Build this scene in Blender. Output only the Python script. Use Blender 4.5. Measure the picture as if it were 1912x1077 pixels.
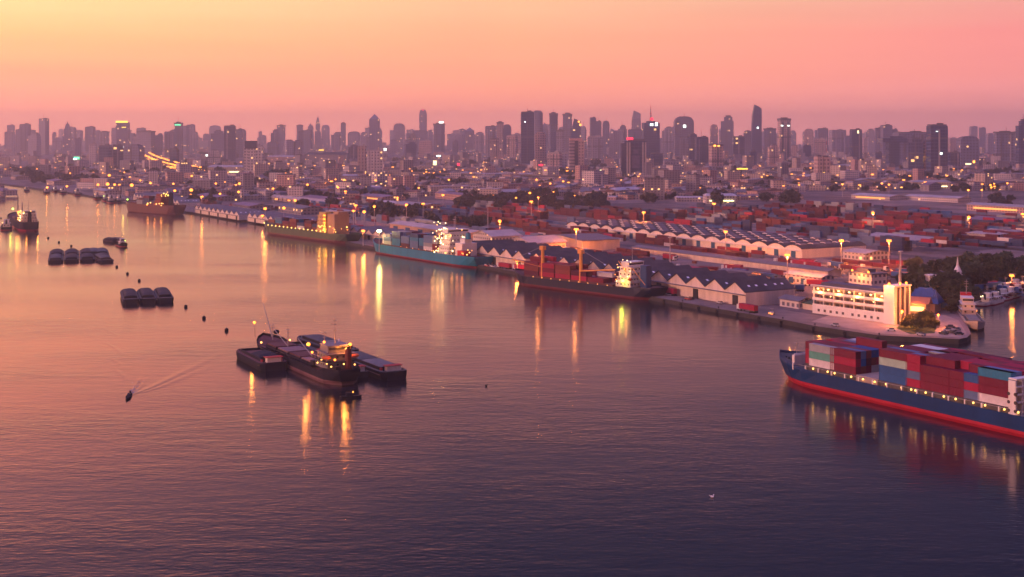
import bpy, math, random
from mathutils import Vector, Matrix
R = math.radians
sc = bpy.context.scene
C = sc.collection
for o in list(bpy.data.objects): bpy.data.objects.remove(o)

# ---------------------------------------------------------------- camera
CAM_H, FPX, HOR = 90.0, 2500.0, 250.0      # metres; focal length and horizon row in the photo's pixels
cd = bpy.data.cameras.new('camera'); cam = bpy.data.objects.new('camera', cd); C.objects.link(cam)
cam.location = (0, 0, CAM_H); cam.rotation_euler = (R(90), 0, 0)
cd.sensor_width = 36; cd.lens = 36*FPX/1912; cd.shift_y = -(538.5-HOR)/1912
cd.clip_start = 1; cd.clip_end = 60000
sc.camera = cam
sc.view_settings.view_transform = 'Standard'; sc.view_settings.look = 'None'
sc.view_settings.exposure = 0; sc.view_settings.gamma = 1; sc.view_settings.use_curve_mapping = False
sc.render.engine = 'CYCLES'
cy = sc.cycles
cy.use_denoising = True; cy.denoiser = 'OPENIMAGEDENOISE'
cy.max_bounces = 5; cy.diffuse_bounces = 2; cy.glossy_bounces = 3; cy.transmission_bounces = 2
cy.volume_bounces = 0; cy.sample_clamp_indirect = 4; cy.sample_clamp_direct = 0
cy.use_light_tree = True

def lin(r, g, b):
    f = lambda c: (c/255/12.92) if c/255 <= .04045 else ((c/255+.055)/1.055)**2.4
    return (f(r), f(g), f(b), 1)

# ---------------------------------------------------------------- sky
w = bpy.data.worlds.new('World'); sc.world = w; w.use_nodes = True
nt = w.node_tree; N = nt.nodes; L = nt.links; N.clear()
def wn(t, **k):
    n = N.new(t)
    for a, b in k.items(): setattr(n, a, b)
    return n
def wmath(op, a, b=None, c=None, clamp=False):
    n = wn('ShaderNodeMath', operation=op, use_clamp=clamp)
    for i, v in enumerate((a, b, c)):
        if v is None: continue
        if isinstance(v, (int, float)): n.inputs[i].default_value = v
        else: L.new(v, n.inputs[i])
    return n.outputs[0]
tc = wn('ShaderNodeTexCoord'); sx = wn('ShaderNodeSeparateXYZ'); L.new(tc.outputs['Generated'], sx.inputs[0])
elev = wmath('MULTIPLY', wmath('ARCSINE', sx.outputs['Z']), 180/math.pi)
azim = wmath('MULTIPLY', wmath('ARCTAN2', sx.outputs['X'], sx.outputs['Y']), 180/math.pi)   # 0 = ahead, + = right
nz = wn('ShaderNodeTexNoise'); mp = wn('ShaderNodeMapping'); L.new(tc.outputs['Generated'], mp.inputs[0])
mp.inputs['Scale'].default_value = (2.2, 2.2, 26); L.new(mp.outputs[0], nz.inputs['Vector'])
nz.inputs['Scale'].default_value = 1.6; nz.inputs['Detail'].default_value = 5
elev2 = wmath('ADD', elev, wmath('MULTIPLY', wmath('SUBTRACT', nz.outputs[0], .5), 1.5))
efac = wmath('POWER', wmath('DIVIDE', wmath('MAXIMUM', elev2, 0), 90, clamp=True), .5)
def ramp(stops):
    r = wn('ShaderNodeValToRGB'); L.new(efac, r.inputs[0]); e = r.color_ramp
    e.interpolation = 'B_SPLINE' if False else 'LINEAR'
    while len(e.elements) < len(stops): e.elements.new(.5)
    for el, st in zip(e.elements, stops):
        g_ = st[2] if len(st) > 2 else 1; c = lin(*st[1])
        el.position = (st[0]/90)**.5; el.color = (c[0]*g_, c[1]*g_, c[2]*g_, 1)
    return r.outputs[0]
# (degrees above the horizon, colour, gain)
SKY_L = [(0, (255,154,122), 2.3), (1.2, (255,155,120), 2.1), (2.6, (255,168,122), 1.55), (4.0, (255,197,130), 1.36), (5.7, (255,224,153), 1.3), (6.6, (255,166,112), 2.1), (8.2, (255,142,100), 2.9), (11, (248,140,118), 2.0), (14.5, (206,142,148), 1.1), (18, (112,102,130)), (24, (48,60,96)), (44, (40,58,104)), (62, (146,132,204), 2.2), (90, (158,142,214), 3.6)]
SKY_M = [(0, (250,150,130), 2.2), (1.2, (252,150,124), 1.95), (2.6, (255,161,124), 1.46), (4.0, (255,175,132), 1.28), (5.7, (255,194,148), 1.16), (6.6, (254,154,124), 1.5), (8.2, (246,144,132), 1.3), (11, (176,124,132), 1.0), (14.5, (84,84,112)), (18, (36,58,94)), (24, (24,46,84)), (44, (36,56,104)), (62, (146,132,204), 2.2), (90, (158,142,214), 3.6)]
SKY_R = [(0, (230,142,142), 2.0), (1.2, (234,144,138), 1.8), (2.6, (248,148,138), 1.38), (4.0, (252,150,142), 1.18), (5.7, (250,172,156), 1.08), (6.6, (220,146,146)), (8.2, (140,104,130)), (11, (82,80,114)), (14.5, (40,56,94)), (18, (24,44,84)), (24, (20,40,80)), (44, (34,54,102)), (62, (146,132,204), 2.2), (90, (158,142,214), 3.6)]
rl, rm, rr = ramp(SKY_L), ramp(SKY_M), ramp(SKY_R)
f1 = wmath('SMOOTH_MIN', wmath('DIVIDE', wmath('ADD', azim, 22), 20, clamp=True), 1, .001)
f2 = wmath('DIVIDE', wmath('SUBTRACT', azim, 0), 20, clamp=True)
def wmix(f, a, b):
    m = wn('ShaderNodeMix', data_type='RGBA'); L.new(f, m.inputs[0]); L.new(a, m.inputs[6]); L.new(b, m.inputs[7]); return m.outputs[2]
def smooth(f): # smoothstep
    mr = wn('ShaderNodeMapRange', interpolation_type='SMOOTHSTEP'); L.new(f, mr.inputs[0]); return mr.outputs[0]
grad = wmix(f2, wmix(f1, rl, rm), rr)
# far round to the left and behind the glow dies away to the cool side of the sky
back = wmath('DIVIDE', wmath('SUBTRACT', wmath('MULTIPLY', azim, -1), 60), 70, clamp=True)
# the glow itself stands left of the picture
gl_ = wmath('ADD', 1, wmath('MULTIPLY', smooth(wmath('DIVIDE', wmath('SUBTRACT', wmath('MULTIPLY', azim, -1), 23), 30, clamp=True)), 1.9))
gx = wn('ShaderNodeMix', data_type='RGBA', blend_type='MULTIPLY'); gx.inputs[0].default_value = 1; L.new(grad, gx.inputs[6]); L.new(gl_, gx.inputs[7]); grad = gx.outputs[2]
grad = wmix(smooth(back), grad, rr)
# faint cloud streaks and a duller smog layer low down
nz2 = wn('ShaderNodeTexNoise'); mp2 = wn('ShaderNodeMapping'); L.new(tc.outputs['Generated'], mp2.inputs[0])
mp2.inputs['Scale'].default_value = (1.6, 1.6, 30); mp2.inputs['Rotation'].default_value = (.012, .02, 0); L.new(mp2.outputs[0], nz2.inputs['Vector'])
nz2.inputs['Scale'].default_value = 2.2; nz2.inputs['Detail'].default_value = 7; nz2.inputs['Roughness'].default_value = .55
band = wmath('SUBTRACT', 1, wmath('DIVIDE', wmath('ABSOLUTE', wmath('SUBTRACT', elev, 1.35)), 1.1, clamp=True), clamp=True)
streak = wmath('ADD', .955, wmath('MULTIPLY', nz2.outputs[0], .12))
dull = wmath('SUBTRACT', streak, wmath('MULTIPLY', wmath('MULTIPLY', band, wmath('MULTIPLY', nz2.outputs[0], nz2.outputs[0])), .28))
gm = wn('ShaderNodeMix', data_type='RGBA', blend_type='MULTIPLY'); gm.inputs[0].default_value = 1; L.new(grad, gm.inputs[6]); L.new(dull, gm.inputs[7]); grad = gm.outputs[2]
sky = wn('ShaderNodeTexSky', sky_type='NISHITA'); sky.sun_disc = False
SUN_EL, SUN_AZ = R(9), R(-118)               # azimuth measured from straight ahead, negative = left
sky.sun_elevation = SUN_EL; sky.sun_rotation = SUN_AZ; sky.dust_density = 4; sky.air_density = 2
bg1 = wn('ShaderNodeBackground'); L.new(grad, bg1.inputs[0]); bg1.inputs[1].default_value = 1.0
bg2 = wn('ShaderNodeBackground'); L.new(sky.outputs[0], bg2.inputs[0]); bg2.inputs[1].default_value = .004
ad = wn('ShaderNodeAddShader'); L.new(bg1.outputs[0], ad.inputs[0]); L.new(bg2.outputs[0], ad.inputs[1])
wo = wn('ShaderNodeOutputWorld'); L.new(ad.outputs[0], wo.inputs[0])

sd = bpy.data.lights.new('sun', 'SUN'); so = bpy.data.objects.new('sun', sd); C.objects.link(so)
sd.energy = 2.6; sd.angle = R(12); sd.color = (1, .46, .36)
SUN2 = (R(-118), R(9))
sdir = Vector((math.sin(SUN2[0])*math.cos(SUN2[1]), math.cos(SUN2[0])*math.cos(SUN2[1]), math.sin(SUN2[1])))
so.rotation_euler = sdir.to_track_quat('Z', 'Y').to_euler()

# ---------------------------------------------------------------- haze: one closed box of even air
HAZE_DENSITY = 1.35e-4

# ---------------------------------------------------------------- helpers
def P(px, py, z=0.0):                     # point of the world seen at a photo pixel, at height z
    d = (CAM_H-z)*FPX/(py-HOR)
    return Vector(((px-956)*d/FPX, d, z))
def PD(px, d, z=0.0): return Vector(((px-956)*d/FPX, d, z))
def ZP(py, d): return CAM_H-(py-HOR)*d/FPX
def ang(v): return math.atan2(v.y, v.x)

class MB:
    def __init__(s): s.v = []; s.f = []; s.m = []
    def add(s, vs, fs, m=0):
        o = len(s.v); s.v += [tuple(v) for v in vs]
        for f in fs: s.f.append(tuple(i+o for i in f)); s.m.append(m)
        return s
    def box(s, cx, cy, z0, sx, sy, sz, rot=0, m=0, top=None, taper=1.0):
        c, n = math.cos(rot), math.sin(rot); vs = []
        for z, k in ((z0, 1), (z0+sz, taper)):
            for a, b in ((-1,-1), (1,-1), (1,1), (-1,1)):
                x, y = a*sx/2*k, b*sy/2*k; vs.append((cx+x*c-y*n, cy+x*n+y*c, z))
        s.add(vs, [(0,3,2,1), (0,1,5,4), (1,2,6,5), (2,3,7,6), (3,0,4,7)], m)
        s.add(vs[4:], [(0,1,2,3)], m if top is None else top); return s
    def prism(s, poly, z0, z1, m=0, top=None, scale=1.0):
        n = len(poly); cx = sum(p[0] for p in poly)/n; cy_ = sum(p[1] for p in poly)/n
        vs = [(p[0], p[1], z0) for p in poly]+[(cx+(p[0]-cx)*scale, cy_+(p[1]-cy_)*scale, z1) for p in poly]
        s.add(vs, [(i, (i+1) % n, n+(i+1) % n, n+i) for i in range(n)], m)
        s.add(vs[n:], [tuple(range(n))], m if top is None else top); return s
    def cyl(s, x, y, z0, z1, r0, r1=None, n=8, m=0, x1=None, y1=None):
        r1 = r0 if r1 is None else r1; x1 = x if x1 is None else x1; y1 = y if y1 is None else y1
        vs = [(x+r0*math.cos(2*math.pi*i/n), y+r0*math.sin(2*math.pi*i/n), z0) for i in range(n)]
        vs += [(x1+r1*math.cos(2*math.pi*i/n), y1+r1*math.sin(2*math.pi*i/n), z1) for i in range(n)]
        s.add(vs, [(i, (i+1) % n, n+(i+1) % n, n+i) for i in range(n)]+[tuple(range(n, 2*n)), tuple(range(n-1, -1, -1))], m); return s
    def bar(s, a, b, r, n=5, m=0, r1=None):
        a, b = Vector(a), Vector(b); d = (b-a)
        if d.length < 1e-6: return s
        q = d.to_track_quat('Z', 'Y'); r1 = r if r1 is None else r1; vs = []
        for p, rr_ in ((a, r), (b, r1)):
            for i in range(n):
                vs.append(p+q @ Vector((rr_*math.cos(2*math.pi*i/n), rr_*math.sin(2*math.pi*i/n), 0)))
        s.add(vs, [(i, (i+1) % n, n+(i+1) % n, n+i) for i in range(n)]+[tuple(range(n, 2*n)), tuple(range(n-1, -1, -1))], m); return s
    def ball(s, x, y, z, r, rz=None, m=0, n=8, k=5):
        rz = r if rz is None else rz; vs = [(x, y, z-rz)]
        for j in range(1, k):
            t = math.pi*j/k
            for i in range(n): vs.append((x+r*math.sin(t)*math.cos(2*math.pi*i/n), y+r*math.sin(t)*math.sin(2*math.pi*i/n), z-rz*math.cos(t)))
        vs.append((x, y, z+rz)); fs = [(0, 1+(i+1) % n, 1+i) for i in range(n)]
        for j in range(k-2):
            for i in range(n): a = 1+j*n+i; b = 1+j*n+(i+1) % n; fs.append((a, b, b+n, a+n))
        e = len(vs)-1; q = 1+(k-2)*n
        fs += [(q+i, q+(i+1) % n, e) for i in range(n)]
        return s.add(vs, fs, m)
    def gable(s, cx, cy, z0, w_, d_, hw, hr, rot=0, m=0, roof=1, over=.3):   # walls + pitched roof, ridge along local y
        s.box(cx, cy, z0, w_, d_, hw, rot, m)
        c, n = math.cos(rot), math.sin(rot)
        T = lambda x, y, z: (cx+x*c-y*n, cy+x*n+y*c, z)
        a, b = w_/2, d_/2
        s.add([T(-a,-b,z0+hw), T(a,-b,z0+hw), T(0,-b,z0+hw+hr)], [(0,1,2)], m)
        s.add([T(-a,b,z0+hw), T(a,b,z0+hw), T(0,b,z0+hw+hr)], [(2,1,0)], m)
        a2, b2 = a+over, b+over; zz = z0+hw-over*hr/a
        for sg in (-1, 1):
            s.add([T(sg*a2,-b2,zz+.05), T(0,-b2,z0+hw+hr+.05), T(0,b2,z0+hw+hr+.05), T(sg*a2,b2,zz+.05),
                   T(sg*a2,-b2,zz+.4), T(0,-b2,z0+hw+hr+.4), T(0,b2,z0+hw+hr+.4), T(sg*a2,b2,zz+.4)],
                  [(0,3,2,1), (4,5,6,7), (0,1,5,4), (2,3,7,6), (3,0,4,7)], roof)
        return s
    def build(s, name, mats, parent=None, loc=None, rot=None, smooth=False):
        me = bpy.data.meshes.new(name); me.from_pydata(s.v, [], s.f)
        mats = mats if isinstance(mats, (list, tuple)) else [mats]
        for m in mats: me.materials.append(m)
        me.polygons.foreach_set('material_index', [min(i, len(mats)-1) for i in s.m])
        if smooth: me.polygons.foreach_set('use_smooth', [True]*len(s.f))
        me.update(); me.validate()
        o = bpy.data.objects.new(name, me); C.objects.link(o)
        if parent is not None: o.parent = parent
        if loc is not None: o.location = loc
        if rot is not None: o.rotation_euler = (0, 0, rot)
        return o
def tag(o, label=None, cat=None, group=None, kind=None):
    if label: o['label'] = label
    if cat: o['category'] = cat
    if group: o['group'] = group
    if kind: o['kind'] = kind
    return o
def thing(name, label, cat, loc=(0,0,0), rot=0, group=None):
    o = bpy.data.objects.new(name, None); C.objects.link(o); o.location = loc; o.rotation_euler = (0, 0, rot)
    o.empty_display_size = 1
    return tag(o, label, cat, group)
def dup(root, loc, rot=0, label=None, scale=None, group=None):
    r = root.copy(); C.objects.link(r); r.location = loc; r.rotation_euler = (0, 0, rot)
    if scale is not None: r.scale = scale if hasattr(scale, '__len__') else (scale,)*3
    if label: r['label'] = label
    if group: r['group'] = group
    for ch in list(root.children):
        c = ch.copy(); C.objects.link(c); c.parent = r
        for g in list(ch.children):
            d = g.copy(); C.objects.link(d); d.parent = c
    return r

# ---------------------------------------------------------------- materials
_M = {}
def M(name, col, rough=.7, metal=0, var=.18, scale=.4, bump=0, spec=.22, streak=False, rnd=0.0, coord='Object'):
    if name in _M: return _M[name]
    m = bpy.data.materials.new(name); m.use_nodes = True; t = m.node_tree; b = t.nodes['Principled BSDF']
    b.inputs['Roughness'].default_value = rough; b.inputs['Metallic'].default_value = metal
    b.inputs['Specular IOR Level'].default_value = spec
    tcn = t.nodes.new('ShaderNodeTexCoord'); n = t.nodes.new('ShaderNodeTexNoise'); n.inputs['Scale'].default_value = scale; n.inputs['Detail'].default_value = 6; n.inputs['Roughness'].default_value = .65
    src = tcn.outputs[coord]
    if streak:
        mpn = t.nodes.new('ShaderNodeMapping'); mpn.inputs['Scale'].default_value = (1, 1, .15); t.links.new(src, mpn.inputs[0]); src = mpn.outputs[0]
    t.links.new(src, n.inputs['Vector'])
    mr = t.nodes.new('ShaderNodeMapRange'); mr.inputs[1].default_value = .25; mr.inputs[2].default_value = .75
    mr.inputs[3].default_value = 1-var; mr.inputs[4].default_value = 1+var*.6; t.links.new(n.outputs[0], mr.inputs[0])
    mx = t.nodes.new('ShaderNodeMix'); mx.data_type = 'RGBA'; mx.blend_type = 'MULTIPLY'; mx.inputs[0].default_value = 1
    mx.inputs[6].default_value = (*col, 1)
    fac = mr.outputs[0]
    if rnd:
        oi = t.nodes.new('ShaderNodeObjectInfo'); m2 = t.nodes.new('ShaderNodeMapRange'); m2.inputs[3].default_value = 1-rnd; m2.inputs[4].default_value = 1+rnd
        t.links.new(oi.outputs['Random'], m2.inputs[0]); mm = t.nodes.new('ShaderNodeMath'); mm.operation = 'MULTIPLY'
        t.links.new(fac, mm.inputs[0]); t.links.new(m2.outputs[0], mm.inputs[1]); fac = mm.outputs[0]
    t.links.new(fac, mx.inputs[7]); t.links.new(mx.outputs[2], b.inputs['Base Color'])
    if bump:
        bn = t.nodes.new('ShaderNodeBump'); bn.inputs['Strength'].default_value = bump; t.links.new(n.outputs[0], bn.inputs['Height']); t.links.new(bn.outputs[0], b.inputs['Normal'])
    _M[name] = m; return m
def E(name, col, strength):
    if name in _M: return _M[name]
    m = bpy.data.materials.new(name); m.use_nodes = True; t = m.node_tree; b = t.nodes['Principled BSDF']
    b.inputs['Base Color'].default_value = (*col, 1); b.inputs['Emission Color'].default_value = (*col, 1); b.inputs['Emission Strength'].default_value = strength
    b.inputs['Roughness'].default_value = .4
    _M[name] = m; return m
def facade(name, wall, glass, floor=3.6, bay=4.2, lit=.03, wf=.55, hf=.55, litcol=(1,.50,.15), ls=2.6, rough=.7, grough=.25, rnd=.12):
    """wall with rows of windows laid on it in metres; a few of the windows are lit"""
    if name in _M: return _M[name]
    m = bpy.data.materials.new(name); m.use_nodes = True; t = m.node_tree; b = t.nodes['Principled BSDF']
    def nd(ty, **k):
        n = t.nodes.new(ty)
        for a, v in k.items(): setattr(n, a, v)
        return n
    def ma(op, a, bb=None, cc=None):
        n = nd('ShaderNodeMath', operation=op)
        for i, v in enumerate((a, bb, cc)):
            if v is None: continue
            if isinstance(v, (int, float)): n.inputs[i].default_value = v
            else: t.links.new(v, n.inputs[i])
        return n.outputs[0]
    tcn = nd('ShaderNodeTexCoord'); sp = nd('ShaderNodeSeparateXYZ'); t.links.new(tcn.outputs['Object'], sp.inputs[0])
    ns = nd('ShaderNodeSeparateXYZ'); t.links.new(tcn.outputs['Normal'], ns.inputs[0])
    isx = ma('GREATER_THAN', ma('ABSOLUTE', ns.outputs['X']), .7)
    u = ma('ADD', ma('MULTIPLY', sp.outputs['Y'], isx), ma('MULTIPLY', sp.outputs['X'], ma('SUBTRACT', 1, isx)))
    side = ma('LESS_THAN', ma('ABSOLUTE', ns.outputs['Z']), .5)
    uu = ma('DIVIDE', ma('ADD', u, 1000.3*bay), bay); vv = ma('DIVIDE', sp.outputs['Z'], floor)
    fu = ma('FRACT', uu); fv = ma('FRACT', vv)
    inu = ma('LESS_THAN', ma('ABSOLUTE', ma('SUBTRACT', fu, .5)), wf/2); inv = ma('LESS_THAN', ma('ABSOLUTE', ma('SUBTRACT', fv, .5)), hf/2)
    win = ma('MULTIPLY', ma('MULTIPLY', inu, inv), side)
    cell = nd('ShaderNodeCombineXYZ'); t.links.new(ma('FLOOR', uu), cell.inputs[0]); t.links.new(ma('FLOOR', vv), cell.inputs[1])
    oi = nd('ShaderNodeObjectInfo'); t.links.new(ma('MULTIPLY', oi.outputs['Random'], 977), cell.inputs[2])
    wh = nd('ShaderNodeTexWhiteNoise'); t.links.new(cell.outputs[0], wh.inputs[0])
    on = ma('MULTIPLY', ma('LESS_THAN', wh.outputs[0], lit), win)
    nz_ = nd('ShaderNodeTexNoise'); nz_.inputs['Scale'].default_value = .05; t.links.new(tcn.outputs['Object'], nz_.inputs['Vector'])
    vr = ma('ADD', ma('MULTIPLY', nz_.outputs[0], .5), .75); rv = ma('ADD', ma('MULTIPLY', oi.outputs['Random'], 2*rnd), 1-rnd)
    mx = nd('ShaderNodeMix', data_type='RGBA'); t.links.new(win, mx.inputs[0]); mx.inputs[6].default_value = (*wall, 1); mx.inputs[7].default_value = (*glass, 1)
    ml = nd('ShaderNodeMix', data_type='RGBA', blend_type='MULTIPLY'); ml.inputs[0].default_value = 1; t.links.new(mx.outputs[2], ml.inputs[6]); t.links.new(ma('MULTIPLY', vr, rv), ml.inputs[7])
    t.links.new(ml.outputs[2], b.inputs['Base Color'])
    t.links.new(ma('SUBTRACT', rough, ma('MULTIPLY', win, rough-grough)), b.inputs['Roughness'])
    b.inputs['Emission Color'].default_value = (*litcol, 1); t.links.new(ma('MULTIPLY', on, ls), b.inputs['Emission Strength'])
    _M[name] = m; return m
LAMP_GAIN = .42
def lamp_or_fill_light(parent, loc, power, col=(1,.5,.16), radius=.6):
    ld = bpy.data.lights.new('lamp_or_fill_light', 'POINT'); ld.energy = power*LAMP_GAIN; ld.color = (col[0], col[1]*.56, col[2]*.3); ld.shadow_soft_size = radius
    lo = bpy.data.objects.new('lamp_or_fill_light', ld); C.objects.link(lo); lo.parent = parent; lo.location = loc; return lo
# ================================================================ the setting: water, ground, quay, haze
def water_material():
    m = bpy.data.materials.new('river_water'); m.use_nodes = True; t = m.node_tree; b = t.nodes['Principled BSDF']
    b.inputs['Base Color'].default_value = (.001, .005, .013, 1); b.inputs['Roughness'].default_value = .07
    b.inputs['IOR'].default_value = 1.55; b.inputs['Specular IOR Level'].default_value = .6
    g = t.nodes.new('ShaderNodeNewGeometry')
    def layer(scale, stretch, rot, det=4):
        mpn = t.nodes.new('ShaderNodeMapping'); mpn.inputs['Scale'].default_value = stretch; mpn.inputs['Rotation'].default_value = (0, 0, R(rot))
        t.links.new(g.outputs['Position'], mpn.inputs[0]); n = t.nodes.new('ShaderNodeTexNoise'); n.inputs['Scale'].default_value = scale; n.inputs['Detail'].default_value = det
        t.links.new(mpn.outputs[0], n.inputs['Vector']); return n.outputs[0]
    n1 = layer(.20, (.4, 1, 1), 6, 3); n2 = layer(.75, (.45, 1, 1), -9, 3); n3 = layer(.02, (.6, 1, 1), 25, 4); n4 = layer(.006, (.5, 1.6, 1), 20, 4)
    def mth(op, a, bb):
        n = t.nodes.new('ShaderNodeMath'); n.operation = op
        for i, v in enumerate((a, bb)):
            if isinstance(v, (int, float)): n.inputs[i].default_value = v
            else: t.links.new(v, n.inputs[i])
        return n.outputs[0]
    h = mth('ADD', mth('MULTIPLY', n1, .12), mth('MULTIPLY', n2, .075))
    patch = mth('ADD', mth('MULTIPLY', mth('POWER', mth('MULTIPLY', n3, 1.7), 3), .6), mth('MULTIPLY', mth('POWER', mth('MULTIPLY', n4, 1.75), 3), .6))
    h = mth('MULTIPLY', h, patch)
    bn = t.nodes.new('ShaderNodeBump'); bn.inputs['Strength'].default_value = 1; bn.inputs['Distance'].default_value = 1.0
    t.links.new(h, bn.inputs['Height']); t.links.new(bn.outputs[0], b.inputs['Normal'])
    rr_ = mth('ADD', mth('MULTIPLY', n4, .12), .07); t.links.new(rr_, b.inputs['Roughness'])
    return m
WATER = water_material()
def sheet(name, poly, z, mat, kind='structure'):
    o = MB().add([(p[0], p[1], z) for p in poly], [tuple(range(len(poly)))]).build(name, mat); return tag(o, kind=kind)
tag(MB().add([(-6000,-300,0), (6000,-300,0), (6000,6000,0), (-6000,6000,0)], [(0,1,2,3)]).build('river', WATER), kind='structure')

def ground_material():
    """dusty concrete with darker asphalt slabs, stains and tyre-dark lanes, in metres"""
    m = bpy.data.materials.new('ground_yard'); m.use_nodes = True; t = m.node_tree; b = t.nodes['Principled BSDF']; b.inputs['Roughness'].default_value = .9; b.inputs['Specular IOR Level'].default_value = .15
    g = t.nodes.new('ShaderNodeNewGeometry'); mp_ = t.nodes.new('ShaderNodeMapping'); mp_.inputs['Rotation'].default_value = (0,0,R(-30.5)); t.links.new(g.outputs['Position'], mp_.inputs[0])
    def noise(sc_, det, stretch=None):
        n = t.nodes.new('ShaderNodeTexNoise'); n.inputs['Scale'].default_value = sc_; n.inputs['Detail'].default_value = det; n.inputs['Roughness'].default_value = .7
        src = mp_.outputs[0]
        if stretch: q = t.nodes.new('ShaderNodeMapping'); q.inputs['Scale'].default_value = stretch; t.links.new(src, q.inputs[0]); src = q.outputs[0]
        t.links.new(src, n.inputs['Vector']); return n.outputs[0]
    def mix(f, a, c, lo=.45, hi=.55):
        r = t.nodes.new('ShaderNodeMapRange'); r.inputs[1].default_value = lo; r.inputs[2].default_value = hi; t.links.new(f, r.inputs[0])
        x = t.nodes.new('ShaderNodeMix'); x.data_type = 'RGBA'; t.links.new(r.outputs[0], x.inputs[0])
        for k, v in ((6, a), (7, c)):
            if isinstance(v, tuple): x.inputs[k].default_value = (*v, 1)
            else: t.links.new(v, x.inputs[k])
        return x.outputs[2]
    base = mix(noise(.012, 5), (.20,.145,.125), (.095,.07,.07)); base = mix(noise(.05, 6, (1,.12,1)), base, (.07,.058,.065), .52, .62)
    vor = t.nodes.new('ShaderNodeTexVoronoi'); vor.distance = 'CHEBYCHEV'; vor.inputs['Scale'].default_value = .022; t.links.new(mp_.outputs[0], vor.inputs['Vector'])
    sv = t.nodes.new('ShaderNodeSeparateColor'); t.links.new(vor.outputs['Color'], sv.inputs[0])
    base = mix(sv.outputs[0], base, (.24,.17,.15), .72, .74); base = mix(noise(.3, 6), base, (.05,.042,.05), .60, .72)
    t.links.new(base, b.inputs['Base Color']); return m
GROUND = ground_material()
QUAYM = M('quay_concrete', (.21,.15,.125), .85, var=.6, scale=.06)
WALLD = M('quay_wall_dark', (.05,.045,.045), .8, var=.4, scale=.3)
LZ = 2.0
QUAY_PX = [(1790,634), (1640,627), (1520,609), (1460,597), (1340,577), (1210,553), (905,497), (665,455), (480,412), (340,394), (240,378), (150,362), (60,350), (0,342)]
QUAY = [P(x, y, LZ) for x, y in QUAY_PX]
TIP = [P(x, y, LZ) for x, y in ((1806,631), (1813,624), (1809,614), (1801,600), (1795,584), (1800,568), (1820,556), (1838,546), (1850,536), (1912,527), (1975,536), (2080,585))]
left_far = [Vector((-1500,3000,LZ)), Vector((-4200,5200,LZ))]
coast = [Vector((2500,500,LZ))]+list(reversed(TIP))+QUAY+left_far
coast.insert(1, Vector((900,560,LZ)))
land = MB(); poly = [(p.x, p.y) for p in coast]+[(-8800, 7000), (-8800, 10400), (8800, 10400), (8800, 500)]
land.add([(x, y, LZ) for x, y in poly], [tuple(range(len(poly)))])
import mathutils
tess = mathutils.geometry.tessellate_polygon([[Vector((x, y, 0)) for x, y in poly]])
land = MB(); land.add([(x, y, LZ) for x, y in poly], [tuple(t_) if (Vector(poly[t_[1]])-Vector(poly[t_[0]])).cross(Vector(poly[t_[2]])-Vector(poly[t_[0]])) > 0 else tuple(reversed(t_)) for t_ in tess])
tag(land.build('ground', GROUND), kind='structure')
# embankment wall and the concrete quay apron along the shore, each a strip that follows the coast
def offset(line, dist):
    out = []
    for i, p in enumerate(line):
        a = line[max(0, i-1)]; b = line[min(len(line)-1, i+1)]; t_ = (b-a).normalized(); n = Vector((t_.y, -t_.x, 0))
        out.append(p+n*dist)
    return out
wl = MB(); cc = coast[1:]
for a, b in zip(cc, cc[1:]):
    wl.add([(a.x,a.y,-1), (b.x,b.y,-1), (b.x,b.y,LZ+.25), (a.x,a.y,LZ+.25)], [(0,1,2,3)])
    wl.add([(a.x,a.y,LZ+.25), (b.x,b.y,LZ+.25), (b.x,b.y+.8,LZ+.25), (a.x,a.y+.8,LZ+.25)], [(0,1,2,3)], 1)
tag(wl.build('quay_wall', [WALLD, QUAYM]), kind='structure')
ql = QUAY[:13]; qi = [p+(q-p)*1 for p, q in zip(ql, offset(ql, 26))]
ap = MB()
for i in range(len(ql)-1):
    a, b, c_, d_ = ql[i], ql[i+1], qi[i+1], qi[i]
    ap.add([(a.x,a.y+.1,LZ+.006), (b.x,b.y+.1,LZ+.006), (c_.x,c_.y,LZ+.006), (d_.x,d_.y,LZ+.006)], [(3,2,1,0)])
tag(ap.build('quay_apron', QUAYM), kind='structure')

def build_haze():
    m = bpy.data.materials.new('haze_air'); m.use_nodes = True; t = m.node_tree; t.nodes.clear()
    v = t.nodes.new('ShaderNodeVolumePrincipled'); v.inputs['Color'].default_value = (.95, .95, 1.0, 1); v.inputs['Density'].default_value = HAZE_DENSITY
    v.inputs['Anisotropy'].default_value = .55
    o = t.nodes.new('ShaderNodeOutputMaterial'); t.links.new(v.outputs[0], o.inputs['Volume'])
    hz = MB().box(0, 5000, -4, 18000, 11000, 249).build('haze', m)
    tag(hz, kind='stuff')
# ================================================================ the skyline: every tower its own thing
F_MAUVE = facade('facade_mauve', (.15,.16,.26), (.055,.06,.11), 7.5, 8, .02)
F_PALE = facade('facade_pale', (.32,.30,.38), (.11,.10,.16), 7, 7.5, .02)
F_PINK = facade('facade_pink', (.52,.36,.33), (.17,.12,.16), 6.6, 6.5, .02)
F_DARK = facade('facade_dark_glass', (.03,.065,.17), (.012,.03,.10), 7, 8, .012, wf=.85, hf=.7, grough=.2)
F_BLUE = facade('facade_blue_glass', (.03,.07,.15), (.008,.035,.11), 7, 8, .008, wf=.9, hf=.8, grough=.15)
F_BAND = facade('facade_banded', (.44,.33,.33), (.11,.10,.15), 7, 60, .0, wf=.97, hf=.45)
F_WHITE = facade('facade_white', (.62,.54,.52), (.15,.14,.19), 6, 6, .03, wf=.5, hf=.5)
CAPM = M('roof_plant', (.12,.11,.14), .8, var=.3, scale=.1)
CAPP = M('roof_pale', (.42,.36,.36), .8, var=.2, scale=.1)
PINKROOF = M('roof_pink', (.62,.36,.33), .8, var=.15, scale=.1)
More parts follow.
